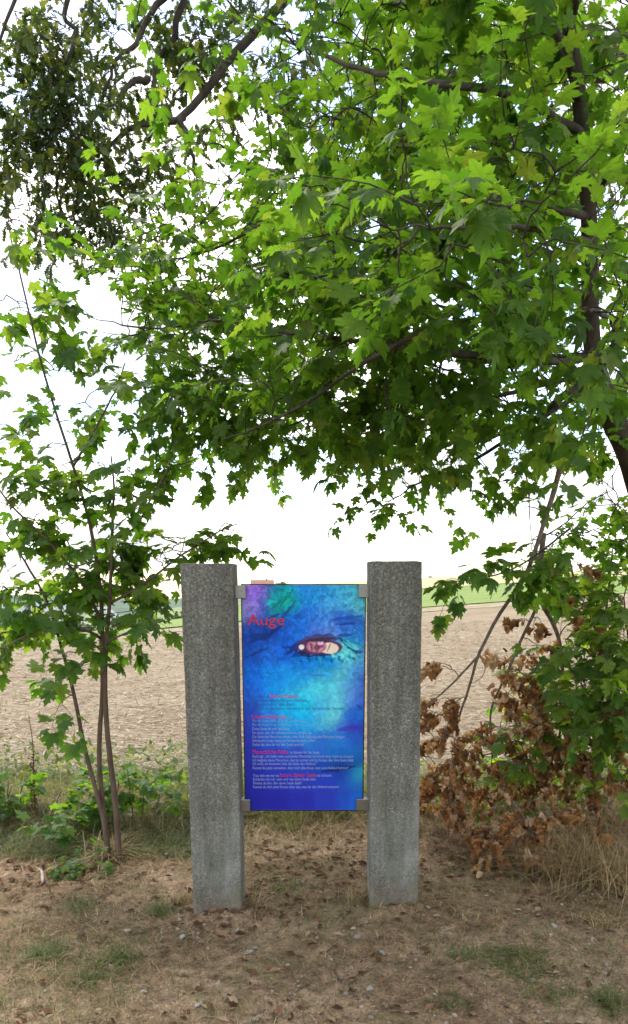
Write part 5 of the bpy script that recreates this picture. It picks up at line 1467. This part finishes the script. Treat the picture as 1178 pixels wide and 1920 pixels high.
TW = [((585, 1778), (600, 1752), 3, 'straight dark twig on the soil right of the left post'), ((432, 1770), (470, 1752), 4, 'brown twig right of the left post foot, nearest to it'), ((425, 1785), (448, 1775), 4, 'short twig just below the one nearest the left post foot'), ((600, 1790), (632, 1772), 4, 'brown twig left of the flat whitish stone'), ((628, 1822), (640, 1848), 5, 'short thick twig lying at the bottom centre'), ((606, 1810), (625, 1850), 3, 'thin twig crossing above the short thick twig'),
      ((320, 1706), (328, 1695), 5, 'stub of twig in thin grass left of the left post'), ((885, 1640), (932, 1632), 7, 'dark crooked stick right of the right post'), ((890, 1665), (915, 1660), 4, 'short twig just below the dark crooked stick'), ((820, 1820), (870, 1826), 3, 'thin level twig left of the moss cushion'), ((345, 1828), (360, 1835), 5, 'stubby twig at the bottom below the left post'), ((250, 1755), (310, 1735), 3, 'thin twig left of the left post, pointing at it'), ((1010, 1640), (1040, 1655), 4, 'twig in front of the dry grass at right'), ((220, 1588), (345, 1545), 4, 'long thin twig slanting from the young maple to the left post'), ((530, 1880), (575, 1850), 3, 'thin slanting twig at the bottom edge'), ((680, 1825), (700, 1818), 4, 'small twig above the rounded beige stone')]
for k, (a, b, wpx, lab) in enumerate(TW):
    pa, pb = ground_hit(*a), ground_hit(*b)
    r3 = np.random.default_rng(500 + k)
    rr = max(.0022, wpx * .4 * np.linalg.norm(pa - [0, 0, EYE]) / FPX)
    mid = (pa + pb) / 2 + r3.normal(0, .07, 3) * np.linalg.norm(pb - pa)
    P = smooth(np.array([pa, mid, pb]), 9); P[:, 2] = verge_z(P[:, 0], P[:, 1]) + rr * 1.1 + .003
    mb = MB(); mb.tube(P, np.linspace(rr, rr * .55, 9), 6)
    if k % 2 == 0: mb.tube(smooth(np.array([P[4], P[4] + (P[6] - P[4]) * .9 + r3.normal(0, .012, 3) + [0, 0, .008]]), 4), np.linspace(rr * .5, rr * .3, 4), 5)
    o = mb.build('fallen_twig', M['twig'], None, True, origin=pa)
    tag(o, lab or 'short brown twig lying on the trodden verge', 'twig', 'twigs lying on the verge')
pa, pb = ground_hit(80, 1660), ground_hit(74, 1632)
mb = MB(); P = smooth(np.array([pa + [0, 0, .012], (pa + pb) / 2 + [.01, 0, .02], pb + [0, 0, .012]]), 8); mb.tube(P, [.004, .008, .010, .009, .008, .007, .005, .003], 7)
o = mb.build('bark_piece', M['palewood'], None, True, origin=pa); tag(o, 'bleached white piece of wood on the grass at the left', 'wood')

# ------------------------------------------------------------------ straw on the field
rg = np.random.default_rng(61)
n = 52000
yy = 5.9 + (rg.random(n) ** 1.8) * 26
xx = rg.uniform(-.62, .62, n) * yy
field_z = lambda x, y: terrain(x, y) + 0.01 + 0.05 * fbm(x * 1.1, y * 1.1, 31, 3) + 0.02 * fbm(x * 5, y * 5, 33, 2)
c = np.column_stack([xx, yy, field_z(xx, yy) + .008 + rg.random(n) * .02])
d = unit(np.column_stack([rg.normal(0, 1, n) * 1.5, rg.normal(0, 1, n), rg.normal(0, .16, n)])); s_ = unit(np.cross(d, UP + rg.normal(0, .3, (n, 3))))
L = (rg.uniform(.015, .06, n) * (1 + yy / 40))[:, None]; w_ = (rg.uniform(.0022, .0045, n) * (1 + yy / 14))[:, None]
V = np.stack([c - d * L - s_ * w_, c + d * L - s_ * w_, c + d * L + s_ * w_, c - d * L + s_ * w_], 1).reshape(-1, 3)
M['chaff'] = leaf_material('cut_straw', [(0.0, (0.14, 0.10, 0.065)), (0.5, (0.28, 0.22, 0.15)), (1.0, (0.44, 0.37, 0.27))], [(0, (.3, .2, .1)), (1, (.5, .4, .2))], trans=0.15, rough=0.75)
o = obj('cut_straw', V, np.arange(n * 4).reshape(-1, 4), M['chaff']); tag(o, 'cut straw strewn over the harvested field', 'straw', kind='stuff')

# ------------------------------------------------------------------ far things: village, bushes, trees
def far_z(x, y): return float(terrain(x, y)) - .12


M['roof_red'] = simple_noise_mat('red_brown_roof', [(0.3, (0.22, 0.12, 0.09)), (0.7, (0.30, 0.17, 0.13))], 0.8)
M['roof_grey'] = simple_noise_mat('grey_roof', [(0.3, (0.22, 0.23, 0.25)), (0.7, (0.32, 0.33, 0.35))], 0.8)
M['render'] = simple_noise_mat('pale_render', [(0.3, (0.62, 0.60, 0.56)), (0.7, (0.72, 0.70, 0.66))], 0.6)
M['pane'] = flat_mat('window_glass', (0.03, 0.035, 0.045), 0.1)
M['fardark'] = leaf_material('far_tree_leaf', [(0, (.03, .055, .02)), (1, (.07, .10, .03))], [(0, (.06, .1, .02)), (1, (.1, .15, .03))], trans=.25)


def house(px, py_top, Y, w, dep, h_wall, h_roof, roof, label, rot=0.0):
    top = at(px, py_top, Y)
    base = np.array([top[0], Y, top[2] - h_wall - h_roof])
    t = thing('house', base, label, 'house', 'houses of the village')
    cr_, sr_ = math.cos(rot), math.sin(rot)

    def W(Vl):
        Vl = np.asarray(Vl, float)
        return np.stack([base[0] + Vl[:, 0] * cr_ - Vl[:, 1] * sr_, base[1] + Vl[:, 0] * sr_ + Vl[:, 1] * cr_, base[2] + Vl[:, 2]], -1)
    a, b_ = w / 2, dep / 2
    Vw = [[-a, -b_, -3], [a, -b_, -3], [a, b_, -3], [-a, b_, -3], [-a, -b_, h_wall], [a, -b_, h_wall], [a, b_, h_wall], [-a, b_, h_wall], [-a, 0, h_wall + h_roof - .1], [a, 0, h_wall + h_roof - .1]]
    obj('wall', W(Vw), [np.array([[0, 1, 5, 4], [2, 3, 7, 6], [3, 0, 4, 7], [1, 2, 6, 5]]), np.array([[4, 7, 8], [5, 9, 6]])], M['render'], t, False)
    e_ = .5; zz = h_wall - .25
    Vr = [[-a - e_, -b_ - e_, zz], [a + e_, -b_ - e_, zz], [a + e_, 0, h_wall + h_roof], [-a - e_, 0, h_wall + h_roof], [-a - e_, b_ + e_, zz], [a + e_, b_ + e_, zz]]
    Vr = Vr + [[x, y, z + .22] for x, y, z in Vr]
    q = [[0, 1, 2, 3], [3, 2, 5, 4], [6, 9, 8, 7], [9, 10, 11, 8], [0, 6, 7, 1], [4, 5, 11, 10], [0, 3, 9, 6], [3, 4, 10, 9], [1, 7, 8, 2], [2, 8, 11, 5]]
    rf_ = obj('roof', W(Vr), np.array(q), M[roof], t, False)
    c_ = MB(); c_.box((-.35, -.35, 0), (.35, .35, 1.6)); V_ = np.vstack(c_.V) + [a * .4, .6, h_wall + h_roof - 1.0]
    obj('chimney', W(V_), np.vstack(c_.Q), M['roof_red'], rf_, False)
    nwin = max(2, int(w / 2.6))
    for k in range(nwin):
        for zf in ([.9, 3.4] if h_wall > 4.5 else [1.0]):
            x = -a + w * (k + .5) / nwin
            b2 = MB(); b2.box((x - .55, -b_ - .06, zf), (x + .55, -b_ - .01, zf + 1.3)); obj('window', W(np.vstack(b2.V)), np.vstack(b2.Q), M['pane'], t, False)
    return t


house(492, 1088.5, 290, 7.2, 8, 5.2, 3.2, 'roof_red', 'far house whose red-brown roof just shows above the blue sign')
house(45, 1131, 190, 11, 9, 5.0, 3.6, 'roof_grey', 'grey-roofed far house at the left edge, behind the young maple leaves', .5)
house(100, 1136, 205, 9, 8, 4.6, 3.4, 'roof_grey', 'grey-roofed far house second from the left edge', -.4)
house(8, 1138, 180, 9, 8, 4.6, 3.4, 'roof_grey', 'grey-roofed far house cut by the left edge', .2)
house(182, 1140, 170, 6, 8, 6.0, 2.5, 'roof_grey', 'tall white far house between the young maple stems', 1.2)


def far_bush(px, py_top, Y, w, h, seed, name, label, group, cat='bush', mname='fardark', dens=1.0):
    r_ = np.random.default_rng(seed)
    top = at(px, py_top, Y); b_ = np.array([top[0], Y, top[2] - h])
    t = thing(name, b_, label, cat, group)
    mb_ = MB(); mb_.tube(np.array([b_ - [0, 0, .8], b_ + [0, 0, h * .35], b_ + [.03 * w, 0, h * .75]]), [.06 * w, .045 * w, .015 * w], 6, 8); mb_.build('trunk', M['bark'], t)
    n_ = int(900 * dens)
    cen = [np.array([r_.normal(0, .22) * w, r_.normal(0, .2) * w, h * r_.uniform(.35, .8)]) for _ in range(9)]
    k = r_.integers(0, 9, n_); v = unit(r_.normal(0, 1, (n_, 3))) * (r_.random((n_, 1)) ** .45) * [w * .26, w * .26, h * .22]
    c_ = b_ + np.array(cen)[k] + v
    s1 = unit(r_.normal(0, 1, (n_, 3))); s2 = unit(np.cross(s1, r_.normal(0, 1, (n_, 3)))); L_ = (r_.uniform(.03, .07, n_) * w)[:, None]
    V_ = np.stack([c_ - s1 * L_, c_ + s2 * L_ * .6, c_ + s1 * L_, c_ - s2 * L_ * .6], 1).reshape(-1, 3)
    o_ = obj('crown', V_, np.arange(n_ * 4).reshape(-1, 4), M[mname], t); tag(o_, kind='stuff')


for k, (px, py, Y, w, h) in enumerate([(235, 1150, 60, 3.2, 3.0), (285, 1152, 64, 3.4, 3.0), (330, 1145, 70, 4, 3.6), (150, 1160, 75, 4, 3.6), (60, 1165, 90, 6, 4.5), (15, 1172, 80, 5, 4), (110, 1158, 120, 7, 5)]):
    far_bush(px, py, Y, w, h, 600 + k, 'hedge_bush', ['round green bush at the field edge left of the left post', 'green bush at the field edge, second left of the left post', 'green bush at the field edge half hidden by the left post', 'green bush at the field edge behind the young maple stems', 'wide green bush before the far grey roofs', 'green bush before the leftmost far roof', 'large bush between the far grey-roofed houses'][k], 'bushes beyond the stubble field')
far_bush(808, 1078, 262, 2.2, 2.6, 650, 'far_tree', 'tiny lone tree on the hilltop just right of the right post', None, 'tree')
far_bush(530, 1090, 280, 7, 6, 651, 'far_tree', 'small dark tree top right of the red-brown roof behind the sign', None, 'tree')
print('objects', len(bpy.data.objects))
